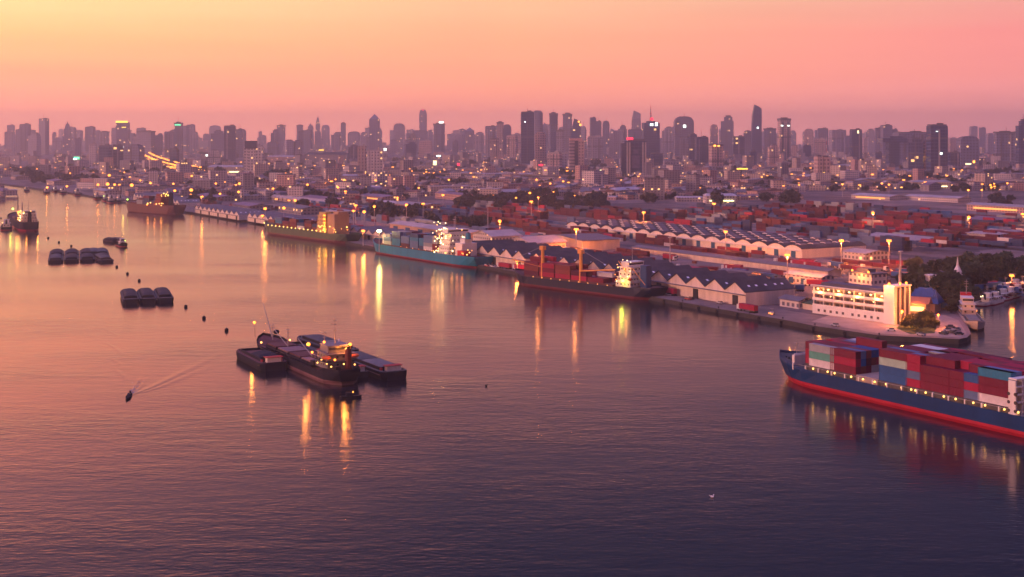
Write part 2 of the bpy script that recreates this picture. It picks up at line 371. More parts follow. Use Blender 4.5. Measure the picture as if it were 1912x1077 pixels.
DGLASS = M('dark_blue_glass', (.012,.035,.10), .15, var=.3, scale=.05, spec=.6)
LIT_Y = E('sign_yellow', (1,.62,.06), 3.2); LIT_W = E('lamp_white', (.85,1,.86), 5); LIT_R = E('sign_red', (1,.03,.07), 2.6); LIT_G = E('sign_green', (.1,.9,.4), 3)
LIT_O = E('lamp_orange', (1,.36,.05), 5); LIT_C = E('sign_cream', (1,.86,.4), 3.4); STEEL = M('steel_red_white', (.55,.16,.16), .6)
FM = {'m': F_MAUVE, 'p': F_PALE, 'k': F_PINK, 'd': F_DARK, 'b': F_BLUE, 's': F_BAND, 'w': F_WHITE}
rt = random.Random(5)
TOWER_XY = []
def glow(mb_parent, x, y, z, sx, sy, sz, mat, name='roof_light'):
    return MB().box(x, y, z, sx, sy, sz).build(name, mat, mb_parent)
def tower(x0, x1, yt, d, fac, crown, label, base=None, rot=None, depth=None, extra=None):
    """x0..x1 and yt: where its sides and top stand seen from the camera; d: its distance in metres"""
    rot = rt.uniform(-.35, .35) if rot is None else rot
    app = (x1-x0)*d/FPX; depthk = .75 if depth is None else depth
    wd = app/(math.cos(rot)+depthk*abs(math.sin(rot))); dp = wd*depthk
    H = ZP(yt, d)-LZ; X = ((x0+x1)/2-956)*d/FPX
    TOWER_XY.append(((x0+x1)/2, d, label))
    t = thing('tower_block' if crown not in ('spire','slant','needle') else 'spired_tower', label, 'skyscraper' if H > 95 else 'tower block', (X, d, LZ), rot)
    m = FM[fac]; b = MB(); a, c = wd/2, dp/2
    if crown == 'flat':
        b.box(0,0,0,wd,dp,H-3); b.build('shaft', m, t)
        MB().box(0,0,H-3,wd*.92,dp*.9,3).box(wd*.18,0,H,wd*.3,dp*.4,3).build('roof', CAPM if fac in 'dmb' else CAPP, t)
    elif crown == 'step':
        b.box(-wd*.0,0,0,wd,dp,H*.86).box(wd*.08,0,H*.86,wd*.66,dp*.8,H*.10); b.build('shaft', m, t)
        MB().box(wd*.08,0,H*.96,wd*.4,dp*.5,H*.04).build('roof', CAPM, t)
    elif crown == 'cap':
        b.box(0,0,0,wd*.92,dp*.92,H*.93); b.build('shaft', m, t)
        MB().box(0,0,H*.93,wd,dp,H*.045).box(0,0,H*.975,wd*.5,dp*.5,H*.025).build('roof_cap', CAPM, t)
    elif crown == 'dome':
        b.box(0,0,0,wd,dp,H*.84); b.build('shaft', m, t)
        q = MB(); n = 7
        for i in range(n):
            z0 = H*.84+H*.16*math.sin(math.pi/2*i/n); z1 = H*.84+H*.16*math.sin(math.pi/2*(i+1)/n)
            k = math.cos(math.pi/2*(i+.5)/n)**.6; q.box(0,0,z0,wd*k,dp*k,max(z1-z0, .3))
        q.build('domed_crown', m, t)
    elif crown == 'point':
        b.box(0,0,0,wd,dp,H*.86); b.build('shaft', m, t)
        MB().box(0,0,H*.86,wd*.9,dp*.9,H*.10,taper=.25).cyl(0,0,H*.96,H,wd*.06,.3).build('pointed_crown', CAPM if fac=='d' else m, t)
    elif crown == 'spire':
        b.box(0,0,0,wd,dp,H*.52).box(0,0,H*.52,wd*.72,dp*.75,H*.22); b.build('shaft', m, t)
        MB().box(0,0,H*.74,wd*.62,dp*.62,H*.17,taper=.5).cyl(0,0,H*.91,H,wd*.08,.4).build('spire', m, t)
    elif crown == 'needle':
        b.box(0,0,0,wd,dp,H*.71).box(0,0,H*.71,wd*.5,dp*.5,H*.03); b.build('shaft', m, t)
        q = MB()
        for i in range(5): q.cyl(0,0,H*(.74+.052*i),H*(.74+.052*(i+1)),wd*.07-wd*.011*i,m=i % 2)
        q.build('mast', [STEEL, CAPP], t)
    elif crown == 'slant':
        # tall shaft whose top rises to one side
        vs = [(-a,-c,0),(a,-c,0),(a,c,0),(-a,c,0),(-a*.7,-c,H*.8),(a,-c,H*.83),(a,c,H*.83),(-a*.7,c,H*.8)]
        b.add(vs, [(0,1,5,4),(1,2,6,5),(2,3,7,6),(3,0,4,7)]); b.build('shaft', m, t)
        vs = [(-a*.7,-c,H*.8),(a,-c,H*.83),(a,c,H*.83),(-a*.7,c,H*.8),(-a*.32,-c*.8,H),(a,-c*.8,H*.93),(a,c*.8,H*.93),(-a*.32,c*.8,H)]
        MB().add(vs, [(0,1,5,4),(1,2,6,5),(2,3,7,6),(3,0,4,7),(4,5,6,7)]).build('slanted_crown', m, t)
    elif crown == 'tee':
        b.box(0,0,0,wd*.42,dp*.7,H*.8); b.build('shaft', m, t)
        MB().box(0,0,H*.8,wd,dp,H*.14,taper=.96).box(wd*.1,0,H*.94,wd*.5,dp*.5,H*.06).build('overhanging_top', F_DARK, t)
    elif crown == 'twin':
        b.box(-wd*.27,0,0,wd*.44,dp,H); b.build('wing', m, t)
        MB().box(wd*.27,0,0,wd*.44,dp,H*.97).build('wing', m, t)
        MB().box(0,dp*.1,0,wd*.1,dp*.7,H*.93).build('stair_core', DGLASS, t)
        MB().box(-wd*.27,0,H,wd*.3,dp*.5,3).box(wd*.27,0,H*.97,wd*.3,dp*.5,3).build('roof', CAPM, t)
    elif crown == 'round':
        n = 12; pts = [(a*math.cos(2*math.pi*i/n), c*math.sin(2*math.pi*i/n)) for i in range(n)]
        b.prism(pts, 0, H*.95); b.build('shaft', m, t); MB().prism(pts, H*.95, H, scale=.6).build('roof_cap', CAPM, t)
    if d < 7000 and crown in ('flat', 'step', 'cap') and wd > 24 and rt.random() < .75:
        for fx in ((-.45, .45), (0,), (-.6, 0, .6))[rt.randrange(3)]:
            MB().box(fx*a, -c-.4, 0, wd*rt.uniform(.05,.1), .9, H*.9).build('recess', (DGLASS, CAPM, CAPP)[rt.randrange(3)], t)
        k = rt.uniform(.3,.8); MB().box(0, 0, H*k, wd*1.01, dp*1.01, 3.4).build('plant_floor', CAPM, t)
    if crown in ('flat', 'step', 'cap', 'dome') and rt.random() < .4: MB().cyl(a*rt.uniform(-.2,.2), 0, H-1, H+rt.uniform(9,22), .8, .4, n=5).build('antenna', CAPM, t)
    if base:   # podium
        MB().box(0,-dp*.15,0,wd*1.7,dp*1.5,base).build('podium', F_PALE, t)
    for e in extra or ():   # (kind, fx, fz, size)
        k, fx, fz, sz = e
        mt = {'y': LIT_Y, 'w': LIT_W, 'r': LIT_R, 'g': LIT_G, 'o': LIT_O, 'c': LIT_C}[k]
        sx_, sz_ = sz if isinstance(sz, tuple) else (sz, sz)
        MB().box(fx*a, -c-1.5, H*fz, sx_, 1.2, sz_).build('lit_sign' if sx_ > sz_*1.5 else 'roof_light', mt, t)
    return t
T = [
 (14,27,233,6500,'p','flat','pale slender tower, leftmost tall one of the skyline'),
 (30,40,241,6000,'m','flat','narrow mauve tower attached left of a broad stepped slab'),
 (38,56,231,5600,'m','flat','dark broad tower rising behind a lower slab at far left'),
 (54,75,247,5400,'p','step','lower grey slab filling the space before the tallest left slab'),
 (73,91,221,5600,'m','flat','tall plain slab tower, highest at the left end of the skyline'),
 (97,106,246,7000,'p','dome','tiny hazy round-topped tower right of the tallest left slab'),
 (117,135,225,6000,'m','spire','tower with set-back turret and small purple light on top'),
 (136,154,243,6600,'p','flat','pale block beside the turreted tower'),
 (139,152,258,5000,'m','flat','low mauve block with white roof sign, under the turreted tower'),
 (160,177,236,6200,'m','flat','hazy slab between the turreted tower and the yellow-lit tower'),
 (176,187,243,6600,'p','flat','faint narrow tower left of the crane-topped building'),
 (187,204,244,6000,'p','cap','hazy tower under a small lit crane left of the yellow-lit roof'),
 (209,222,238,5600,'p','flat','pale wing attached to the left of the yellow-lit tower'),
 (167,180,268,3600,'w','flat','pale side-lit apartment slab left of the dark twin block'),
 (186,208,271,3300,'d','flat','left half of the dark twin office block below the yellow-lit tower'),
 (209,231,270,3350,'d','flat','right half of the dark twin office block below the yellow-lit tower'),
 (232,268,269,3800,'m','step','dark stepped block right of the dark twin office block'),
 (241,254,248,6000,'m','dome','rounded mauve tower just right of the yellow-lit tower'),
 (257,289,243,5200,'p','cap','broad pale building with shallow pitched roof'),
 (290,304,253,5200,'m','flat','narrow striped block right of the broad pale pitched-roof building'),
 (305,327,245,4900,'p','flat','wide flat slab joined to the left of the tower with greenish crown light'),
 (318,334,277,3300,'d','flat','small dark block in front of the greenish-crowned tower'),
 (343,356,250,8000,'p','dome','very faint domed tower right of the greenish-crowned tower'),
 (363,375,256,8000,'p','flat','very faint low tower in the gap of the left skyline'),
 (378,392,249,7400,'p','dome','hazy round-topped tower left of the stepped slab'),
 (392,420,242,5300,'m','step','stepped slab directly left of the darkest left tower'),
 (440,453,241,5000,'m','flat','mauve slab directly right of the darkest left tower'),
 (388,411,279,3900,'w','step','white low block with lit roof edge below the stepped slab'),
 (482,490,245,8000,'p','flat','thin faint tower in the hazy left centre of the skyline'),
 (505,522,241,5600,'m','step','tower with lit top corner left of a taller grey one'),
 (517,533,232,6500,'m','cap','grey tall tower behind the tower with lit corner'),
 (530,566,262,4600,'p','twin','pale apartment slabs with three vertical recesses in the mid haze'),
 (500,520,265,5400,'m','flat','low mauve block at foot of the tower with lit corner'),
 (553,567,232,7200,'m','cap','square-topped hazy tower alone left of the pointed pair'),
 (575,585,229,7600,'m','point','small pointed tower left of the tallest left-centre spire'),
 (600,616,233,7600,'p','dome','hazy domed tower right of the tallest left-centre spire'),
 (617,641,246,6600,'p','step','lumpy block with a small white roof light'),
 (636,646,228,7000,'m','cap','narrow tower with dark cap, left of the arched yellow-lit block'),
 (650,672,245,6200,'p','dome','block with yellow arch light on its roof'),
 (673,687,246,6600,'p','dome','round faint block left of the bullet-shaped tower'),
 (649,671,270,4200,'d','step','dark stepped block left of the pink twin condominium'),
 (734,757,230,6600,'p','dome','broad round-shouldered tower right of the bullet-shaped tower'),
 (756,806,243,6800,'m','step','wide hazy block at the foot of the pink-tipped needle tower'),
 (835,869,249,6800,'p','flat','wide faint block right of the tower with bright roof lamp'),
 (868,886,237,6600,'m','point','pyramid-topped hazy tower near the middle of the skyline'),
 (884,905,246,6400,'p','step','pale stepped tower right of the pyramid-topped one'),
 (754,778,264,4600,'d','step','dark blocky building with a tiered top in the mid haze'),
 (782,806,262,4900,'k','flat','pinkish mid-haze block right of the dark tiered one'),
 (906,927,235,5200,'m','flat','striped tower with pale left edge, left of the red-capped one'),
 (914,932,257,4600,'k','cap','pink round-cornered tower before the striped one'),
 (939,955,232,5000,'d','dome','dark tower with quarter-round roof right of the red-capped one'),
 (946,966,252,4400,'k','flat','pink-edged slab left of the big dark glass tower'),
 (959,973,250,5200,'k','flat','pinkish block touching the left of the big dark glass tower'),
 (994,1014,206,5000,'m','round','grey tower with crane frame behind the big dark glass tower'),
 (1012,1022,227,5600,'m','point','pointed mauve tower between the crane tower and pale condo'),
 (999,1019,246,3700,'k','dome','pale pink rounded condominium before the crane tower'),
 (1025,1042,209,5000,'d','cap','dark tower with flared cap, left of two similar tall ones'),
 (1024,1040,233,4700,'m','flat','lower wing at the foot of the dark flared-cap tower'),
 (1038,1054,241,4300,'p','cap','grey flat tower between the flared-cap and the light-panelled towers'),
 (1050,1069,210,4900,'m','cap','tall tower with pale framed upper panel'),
 (1083,1095,235,5400,'p','dome','pale round tower right of the orange-lit slanting roof'),
 (1022,1050,284,3150,'k','flat','low pink ribbed hospital-like block with red rooftop box'),
 (1048,1061,285,3300,'p','flat','short grey wing right of the low pink ribbed block'),
 (1101,1113,219,5400,'m','flat','slim dark-topped tower of a close pair'),
 (1111,1123,226,5500,'m','flat','lower partner of the slim close pair'),
 (1097,1126,254,4300,'p','flat','wide pale slab under the slim close pair'),
 (1125,1138,225,5800,'m','dome','round-headed slender tower left of the curved pale block'),
 (1136,1150,240,5200,'p','slant','curved pale block leaning right, behind the red-sign building'),
 (1145,1166,243,5000,'p','flat','pinkish flat tower behind the red-sign building'),
 (1153,1171,233,5800,'m','step','bulky crowned tower behind the pinkish flat one'),
 (1172,1201,241,5100,'m','flat','wide mauve block beneath the sail-shaped tower'),
 (1235,1259,236,5400,'p','step','tower with yellow lamp left of the great domed tower'),
 (1284,1301,250,4300,'d','flat','dark slab at the right foot of the great domed tower'),
 (1268,1288,256,4000,'m','flat','pale-edged building in front of the great domed tower'),
 (1214,1239,285,3300,'d','cap','dark block with pink roof right of the red-sign building'),
 (1300,1322,255,4100,'d','flat','dark square block left of the pink floodlit-roof condominium'),
 (1326,1340,232,6000,'k','dome','hazy pinkish slim tower behind the floodlit-roof condominium'),
 (1345,1371,215,5200,'m','step','tall tower with notched left shoulder'),
 (1368,1390,254,4200,'d','flat','dark slab right of the notched-shoulder tower'),
 (1389,1403,243,5000,'m','dome','small-domed tower touching the curved-peak tower'),
 (1399,1412,282,3600,'d','flat','small dark block at the foot of the curved-peak tower'),
 (1424,1451,238,4600,'m','cap','building with floodlit left roof corner right of the curved-peak tower'),
 (1434,1453,269,3700,'k','step','pink apartment block before the floodlit-corner building'),
 (1499,1512,245,7800,'p','flat','very faint tower alone right of the pink-banded tower'),
 (1499,1516,270,4700,'d','dome','small dark round-topped block right of the pink-banded tower'),
 (1477,1490,270,4600,'k','cap','pinkish small tower at right foot of the pink-banded tower'),
 (1526,1546,239,5800,'m','flat','grey tower with small white lamps above the orange twin slabs'),
 (1549,1578,242,5600,'p','flat','wide pale tower with a yellow glowing roof garden'),
 (1520,1542,258,5000,'k','flat','pinkish tower just above the orange twin slabs'),
 (1577,1586,254,5400,'m','flat','thin grey tower left of the navy tower'),
 (1610,1625,258,6600,'p','flat','faint slab right of the navy tower'),
 (1620,1637,254,6200,'p','dome','faint cream tower between navy tower and overhanging-top tower'),
 (1634,1647,238,5400,'m','flat','grey tower leftmost of the hazy trio above the overhanging top'),
 (1645,1665,233,5300,'m','flat','tallest grey tower of the hazy trio above the overhanging top'),
 (1664,1677,241,5300,'d','flat','right dark tower of the hazy trio above the overhanging top'),
 (1634,1648,284,3400,'d','flat','small dark block left of the overhanging-top tower'),
 (1672,1727,246,3900,'m','flat','massive mauve slab between overhanging-top tower and the big flat dark one'),
 (1695,1726,257,2850,'d','step','dark tall apartment tower in front of the massive mauve slab'),
 (1725,1734,262,2850,'k','flat','pale narrow lift core right of the dark apartment tower'),
 (1770,1786,257,7000,'p','flat','faint hazy tower right of the big flat dark tower'),
 (1771,1791,283,3300,'d','flat','low dark block right of the big flat dark tower'),
 (1856,1895,244,3700,'m','cap','wide tower with white roof sign near the right edge'),
 (1892,1900,245,4000,'p','flat','thin pale tower squeezed between the right edge pair'),
]
for a in T: tower(*a, base=(12 if a[3] < 4500 and rt.random() < .4 else None))
# towers with marks of their own
tower(218,241,228,5200,'m','flat','mauve tower under a long glowing yellow roof sign', rot=.05, extra=[('y',0,.985,(46,7)),('y',.35,.84,(16,3)),('w',.1,.25,(8,6))])
tower(326,341,227,4700,'m','cap','tall slim tower with a faint greenish lit crown', rot=0, extra=[('g',0,.9,(20,4))])
tower(418,441,234,4300,'d','flat','dark tower, darkest of the left skyline, with plain flat top', rot=.12)
tower(456,492,330-59,2800,'w','flat','pink and white tower with a dark blue glass box on top', rot=.1)
tower(588,599,214,7600,'m','spire','tallest thin stepped spire of the left-centre skyline', rot=0)
tower(690,709,211,5600,'m','point','bullet-shaped tower with needle tip standing clear of its neighbours', rot=0)
tower(783,797,204,7800,'m','dome','tall pink-tipped needle tower, highest of the centre skyline', rot=0, extra=[('r',0,.965,(8,7))])
tower(808,832,229,6000,'m','cap','dark tower with one bright white roof lamp', rot=.1, extra=[('w',.3,.985,(20,8))])
tower(927,941,226,5000,'k','cap','reddish slender tower with a red cap near the middle', rot=0)
tower(972,997,208,3650,'d','flat','big dark glass tower with pale line below its top', rot=.06, extra=[('w',-.4,.80,3)])
tower(1066,1084,221,4700,'d','slant','dark tower whose slanting roof is lined with orange lamps', rot=0, extra=[('o',.6,.90,6),('o',.9,.82,7)])
tower(1177,1196,206,5800,'p','slant','sail-shaped tower tapering to a small knob', rot=0)
tower(1199,1231,198,4000,'d','needle','dark tower with red and white mast and bright roof floodlights', rot=.1, extra=[('w',-.05,.655,(9,7)),('w',.55,.655,(7,10)),('r',0,.75,8)])
tower(1259,1294,217,4600,'m','dome','great round-shouldered tower, broadest dome of the skyline', rot=0, extra=[('w',0,.74,9)])
tower(1323,1351,268,3100,'k','cap','pink condominium with floodlit roof and stepped cap', rot=.2, extra=[('o',-.5,.90,(5,4)),('o',.1,.90,(5,3))], base=14)
tower(1402,1421,195,4900,'d','slant','tallest tower of the right skyline with curved pointed peak', rot=0, extra=[('w',.2,.55,6)])
tower(1452,1476,219,4300,'k','cap','tall pink tower with lit band and dark rounded cap', rot=.1, extra=[('w',-.6,.80,(7,3)),('w',.5,.80,(7,3))])
tower(1588,1608,241,4000,'b','flat','solid navy blue glass tower with one small pink sign', rot=.03, extra=[('c',.2,.88,(4,8))])
tower(1643,1690,254,3600,'b','tee','tower with heavy overhanging dark top on a narrow blue shaft', rot=0)
tower(1733,1766,232,2800,'d','flat','big flat dark tower, broadest sharp-edged block at right', rot=.04, extra=[('w',-.3,.86,(4,1)),('w',.2,.42,(4,4))])
tower(1790,1824,254,3400,'m','dome','round-topped building with a dark saucer on its roof', rot=0, extra=[('o',.4,.18,(5,6)),('c',.1,.05,(14,4))])
tower(1899,1920,222,3600,'d','step','tower with statue-like finial cut by the right edge', rot=0)
tower(1521,1549,292,2330,'k','twin','orange-lit twin slab tower with dark central slot', rot=.15, extra=[('y',-.05,.38,3)])
# the building with the glass box, the white columned office and other near blocks, added part by part
def near_block():
    t = thing('glass_box_tower', 'narrow white tower topped with a dark teal glass box', 'office tower', PD(470,2750,LZ), .1)
    MB().box(0,0,0,14,14,58).build('shaft', F_WHITE, t); MB().box(-1,0,58,24,18,16).build('glass_box', DGLASS, t)
    d = 2750; t = thing('columned_office', 'dark glass office with white columns and a red roof sign', 'office', PD(1186,d,LZ), 0)
    H = ZP(257,d)-LZ-3
    MB().box(0,0,0,44,26,H-4).build('glass_front', F_BLUE, t)
    for x in (-17.5,-12.5,14.5,20): MB().box(x,-14,0,3,3,H-6).build('column', CAPP, t)
    MB().box(-24,4,0,10,26,H-8).build('side_wing', DGLASS, t)
    MB().box(2,0,H-4,34,18,4).build('roof', CAPM, t)
    MB().box(-12,-12,H-1,13,2,4.5).build('roof_sign', LIT_R, t)
    MB().box(0,-13.3,18,16,.4,26).box(0,-13.3,48,10,.4,8).build('portrait_banner', M('banner', (.11,.10,.2), .6, var=.6, scale=.2), t)
    d = 2900; t = thing('roofed_office', 'office with broad pink roof slab over a dark blue glass strip', 'office', PD(1075,d,LZ), 0)
    H = ZP(258,d)-LZ
    MB().box(-8,0,0,12,20,H-5).build('wing', F_BAND, t); MB().box(11,0,0,14,20,H-5).build('wing', F_PINK, t)
    MB().box(1,-1,4,9,18,H-9).build('glass_strip', DGLASS, t); MB().box(0,0,H-5,28,22,5).build('roof_slab', PINKROOF, t)
    for (x0, x1, yt, d, n, lab) in ((668,684,273,2750,'pink_slab','brightly lit pink apartment slab of the twin condominium'), (685,715,281,2700,'grey_slab','grey apartment slab with dark slot beside the pink one'),
                                    (1239,1276,300,2800,'white_slab','ribbed white apartment block with flat top behind the elevated road'), (1232,1251,315,2750,'orange_block','small orange-lit block at corner of the ribbed white block'),
                                    (1623,1651,320,2500,'white_block','white ribbed building above the pink terrace, right of orange twin slabs'), (1600,1655,337,2350,'terrace','long pink terrace building lit orange from below')):
        W_ = (x1-x0)*d/FPX; H = ZP(yt,d)-LZ; t = thing('apartment_slab', lab, 'apartment block', PD((x0+x1)/2,d,LZ), .05)
        f = F_PINK if 'pink' in n or 'orange' in n or 'terr' in n else F_WHITE
        MB().box(0,0,0,W_,14,H).build('wall', f, t); MB().box(0,0,H,W_*.9,12,1.5).box(W_*.2,0,H+1.5,W_*.2,6,2.5).build('roof', CAPP, t)
        for k in range(3): MB().box(W_*(-.33+.33*k),-7.3,0,1.6,.8,H).build('rib', CAPP, t)
near_block()
# hazy filler: slender far towers between the named ones
fill = random.Random(11)
cols = ['grey','mauve','pale','pinkish','dusky','cream']
sh = ['flat-topped','stepped','round-topped','square','slim','broad']
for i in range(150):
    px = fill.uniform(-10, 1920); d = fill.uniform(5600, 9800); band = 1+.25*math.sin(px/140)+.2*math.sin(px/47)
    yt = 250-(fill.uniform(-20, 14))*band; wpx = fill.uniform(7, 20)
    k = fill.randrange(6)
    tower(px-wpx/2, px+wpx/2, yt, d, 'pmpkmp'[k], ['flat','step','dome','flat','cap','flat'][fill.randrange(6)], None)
    t = [o for o in C.objects if o.type == 'EMPTY'][-1]
    t['_auto'] = f"{cols[k]} {sh[fill.randrange(6)]} tower, far off in the haze"
    t['category'] = 'tower block'; t['group'] = 'hazy far towers of the skyline'
# ================================================================ trees
LEAF = M('foliage', (.030,.042,.034), .85, var=.5, scale=.25, rnd=.3)
LEAFN = M('foliage_near', (.045,.062,.030), .85, var=.6, scale=.3, rnd=.35); LEAF2 = M('foliage_warm', (.075,.085,.03), .85, var=.5, scale=.4, rnd=.2)
LEAF3 = M('foliage_autumn', (.13,.06,.02), .85, var=.5, scale=.4, rnd=.2)
BARK = M('bark', (.06,.045,.035), .9)
rq = random.Random(21)
def crown_mesh(nclump, nleaf, rx, rz, leaf, seed):
    q = random.Random(seed); b = MB(); cl = []
    for i in range(nclump):
        while True:
            x, y, z = q.uniform(-1,1), q.uniform(-1,1), q.uniform(-.9,1)
            if x*x+y*y+z*z < 1: break
        cl.append((x*rx*.8, y*rx*.8, z*rz*.8, q.uniform(.28,.45)*rx))
    for i in range(nleaf):
        x, y, z, r = cl[q.randrange(nclump)]
        u, v = q.uniform(0, 2*math.pi), math.acos(q.uniform(-1, 1)); rr_ = r*q.uniform(.6, 1.08)
        p = Vector((x+rr_*math.sin(v)*math.cos(u), y+rr_*math.sin(v)*math.sin(u), z+rr_*math.cos(v)*.85))
        n = Vector((q.gauss(0,1), q.gauss(0,1), q.gauss(.6,1))).normalized(); a = n.orthogonal().normalized()*leaf*q.uniform(.6,1.3); c = n.cross(a).normalized()*leaf*q.uniform(.5,1)
        b.add([p-a-c*.4, p+c, p+a-c*.4, p-c*.9], [(0,1,2,3)])
    return b
TREES = []
for i, (nc, nl, leaf) in enumerate([(16,1500,.62),(12,1300,.62),(20,1700,.6),(14,420,1.4),(18,460,1.4)]):
    rx, rz = [5.2,4.4,6.5,5.5,6.5][i], [4.2,4.8,4.6,4.2,4.2][i]
    t = thing('tree', None, 'tree', (0,0,-500))
    b = MB(); h = 2.2 if i < 3 else 1.6; b.cyl(0,0,0,h+rz*.6,.45,.22,n=7)
    for k in range(5): a = k*1.257+.4; b.bar((0,0,h*.75+k*.25), (math.cos(a)*rx*.55, math.sin(a)*rx*.55, h+rz*.75), .2, 5, r1=.07)
    b.build('trunk', BARK, t)
    c = crown_mesh(nc, nl, rx, rz, leaf, 40+i).build('crown', [LEAFN,LEAFN,LEAF2,LEAF,LEAF][i], t); c.location = (0,0,h+rz*.62)
    TREES.append(t)
def tree(kind, loc, s, label, group, rot=None):
    return dup(TREES[kind], loc, rq.uniform(0, 6.28) if rot is None else rot, label, s*rq.uniform(.9,1.1), group)

# ================================================================ low city behind the port
ROOFS = [M('roof_grey', (.14,.135,.15), .7, var=.35, scale=.1, rnd=.25), M('roof_rust', (.24,.11,.085), .8, var=.4, scale=.1, rnd=.25), M('roof_light', (.42,.36,.36), .7, var=.3, scale=.1, rnd=.2), M('roof_dark', (.06,.06,.075), .7, var=.3, scale=.1, rnd=.2), M('roof_violet', (.22,.15,.19), .75, var=.3, scale=.1, rnd=.2)]
WALLS = [facade('low_cream', (.55,.42,.36), (.14,.12,.15), 3.3, 4, .035, ls=3), facade('low_white', (.62,.52,.5), (.15,.14,.18), 3.3, 3.6, .025, ls=3), facade('low_grey', (.27,.24,.27), (.10,.09,.13), 3.3, 4.4, .03, ls=3), facade('low_pink', (.55,.33,.29), (.18,.12,.14), 3.3, 4, .03, ls=3)]
wname = ['cream','white','grey','pink']; rname = ['grey','rusty red','pale','dark','violet grey']
rc = random.Random(77); houses = []
def shore_ok(px, py):
    for (x0, y0), (x1, y1) in zip(QUAY_PX[1:], QUAY_PX):
        if x0 <= px <= x1 or x1 <= px <= x0:
            return py < y0+(y1-y0)*(px-x0)/((x1-x0) or 1)-6
    return py < 560
def place_house(px, py, near=True, mb=None):
    p = P(px, py, LZ); d = p.y; wi = rc.randrange(4); ri = rc.randrange(5); rot = rc.choice([0,.5,-.35,.25,.8])+rc.uniform(-.15,.15)
    big = rc.random(); tall = rc.random() < (.2 if py < 325 else .07)
    w_, dp = (rc.uniform(12,26), rc.uniform(9,16)) if big < .7 else (rc.uniform(30,62), rc.uniform(14,26))
    h = rc.uniform(16,34) if tall else rc.uniform(5,14)
    if tall: w_ = min(w_, 26)
    pitched = not tall and rc.random() < .55
    if not near:
        if pitched: mb.gable(p.x,p.y,LZ,w_,dp,h*.7,h*.3,rot,m=wi,roof=4+ri)
        else: mb.box(p.x,p.y,LZ,w_,dp,h,rot,m=wi,top=4+ri)
        return
    form = 'long low' if w_ > 30 and h < 16 else 'tall' if tall else 'small'
    lab = f"{form} {wname[wi]} building with {'pitched' if pitched else 'flat'} {rname[ri]} roof, in the low city behind the port"
    t = thing('city_building', lab, 'building', (p.x, p.y, LZ), rot, 'low city buildings behind the port')
    MB().box(0,0,0,w_,dp,h*(.7 if pitched else 1)).build('wall', WALLS[wi], t)
    r = MB()
    if pitched:
        a, b_ = w_/2+.6, dp/2+.6; z0 = h*.7; z1 = h
        r.add([(-a,-b_,z0),(a,-b_,z0),(a,b_,z0),(-a,b_,z0),(-a*.8,0,z1),(a*.8,0,z1)], [(0,1,5,4),(2,3,4,5),(1,2,5),(3,0,4),(3,2,1,0)])
    else:
        r.box(0,0,h,w_*1.02,dp*1.02,.8); r.box(w_*.2,dp*.1,h+.8,w_*.2,dp*.35,2.2)
    r.build('roof', ROOFS[ri], t)
def free(px, py):
    return not (px > 1480 and py > 356) and not (1110 < px and py > 376) and not (660 < px < 1110 and py > 368)
cand = []
for i in range(2600):
    py = 284+(rc.random()**.8)*90; px = rc.uniform(-10, 1925)
    if free(px, py) and shore_ok(px, py+8): cand.append((px, py))
cand.sort(key=lambda c: -c[1])
for px, py in cand[:290]: place_house(px, py)
mb = MB()
for px, py in cand[290:]: place_house(px, py, False, mb)
for i in range(900): place_house(rc.uniform(-20,1930), 270+rc.random()*18, False, mb)
for i in range(700): place_house(rc.choice([rc.uniform(-420,-15), rc.uniform(1930,2700)]), 272+rc.random()**1.3*90, False, mb)
tag(mb.build('distant_city', WALLS+ROOFS), kind='stuff')
# trees of the city, nearest ones each a thing, the far wood one mass
gl = 'dark round tree among the low city buildings'
for i in range(56):
    py = 292+rc.random()*60; px = rc.uniform(0, 1915)
    if py > 330 or rc.random() < .5: tree(3+i % 2, P(px, py, LZ), rc.uniform(1.2,2.4), gl, 'city trees')
def in_band(n, x0, x1, y0, y1, s0, s1, lab, grp, kinds=(3,4)):
    for i in range(n):
        px = rc.uniform(x0, x1); py = rc.uniform(y0, y1)
        if shore_ok(px, py+3): tree(rc.choice(kinds), P(px, py, LZ), rc.uniform(s0, s1), lab, grp)
in_band(72, 850, 1135, 372, 394, .95, 1.4, 'dark tree of the broad grove behind the pale gabled office', 'grove behind the gabled office')
in_band(20, 1180, 1480, 352, 384, 1.1, 1.8, 'dark tree between villas beyond the skylight warehouse', 'trees beyond the skylight warehouse')
in_band(16, 350, 660, 352, 392, 1.0, 1.7, 'dark tree among the sheds behind the left quay', 'trees behind the left quay')
in_band(12, 700, 780, 396, 410, 1.1, 1.5, 'dark tree behind the long pale shed with orange-lit wall', 'trees behind the long pale shed')
in_band(10, 800, 905, 412, 424, 1.0, 1.4, 'dark tree behind the lit superstructure of the teal ship', 'trees behind the teal ship')
in_band(14, 60, 160, 335, 345, 1.5, 2.4, 'dark tree at the far left waterfront', 'trees of the far left waterfront')
in_band(26, 1255, 1912, 352, 358, 1.0, 1.5, 'low dark tree of the belt under the elevated road', 'tree belt under the elevated road')
in_band(8, 1840, 1912, 372, 392, .9, 1.3, 'dark tree in the yard by the lit roofs at the right edge', 'yard trees at the right edge')

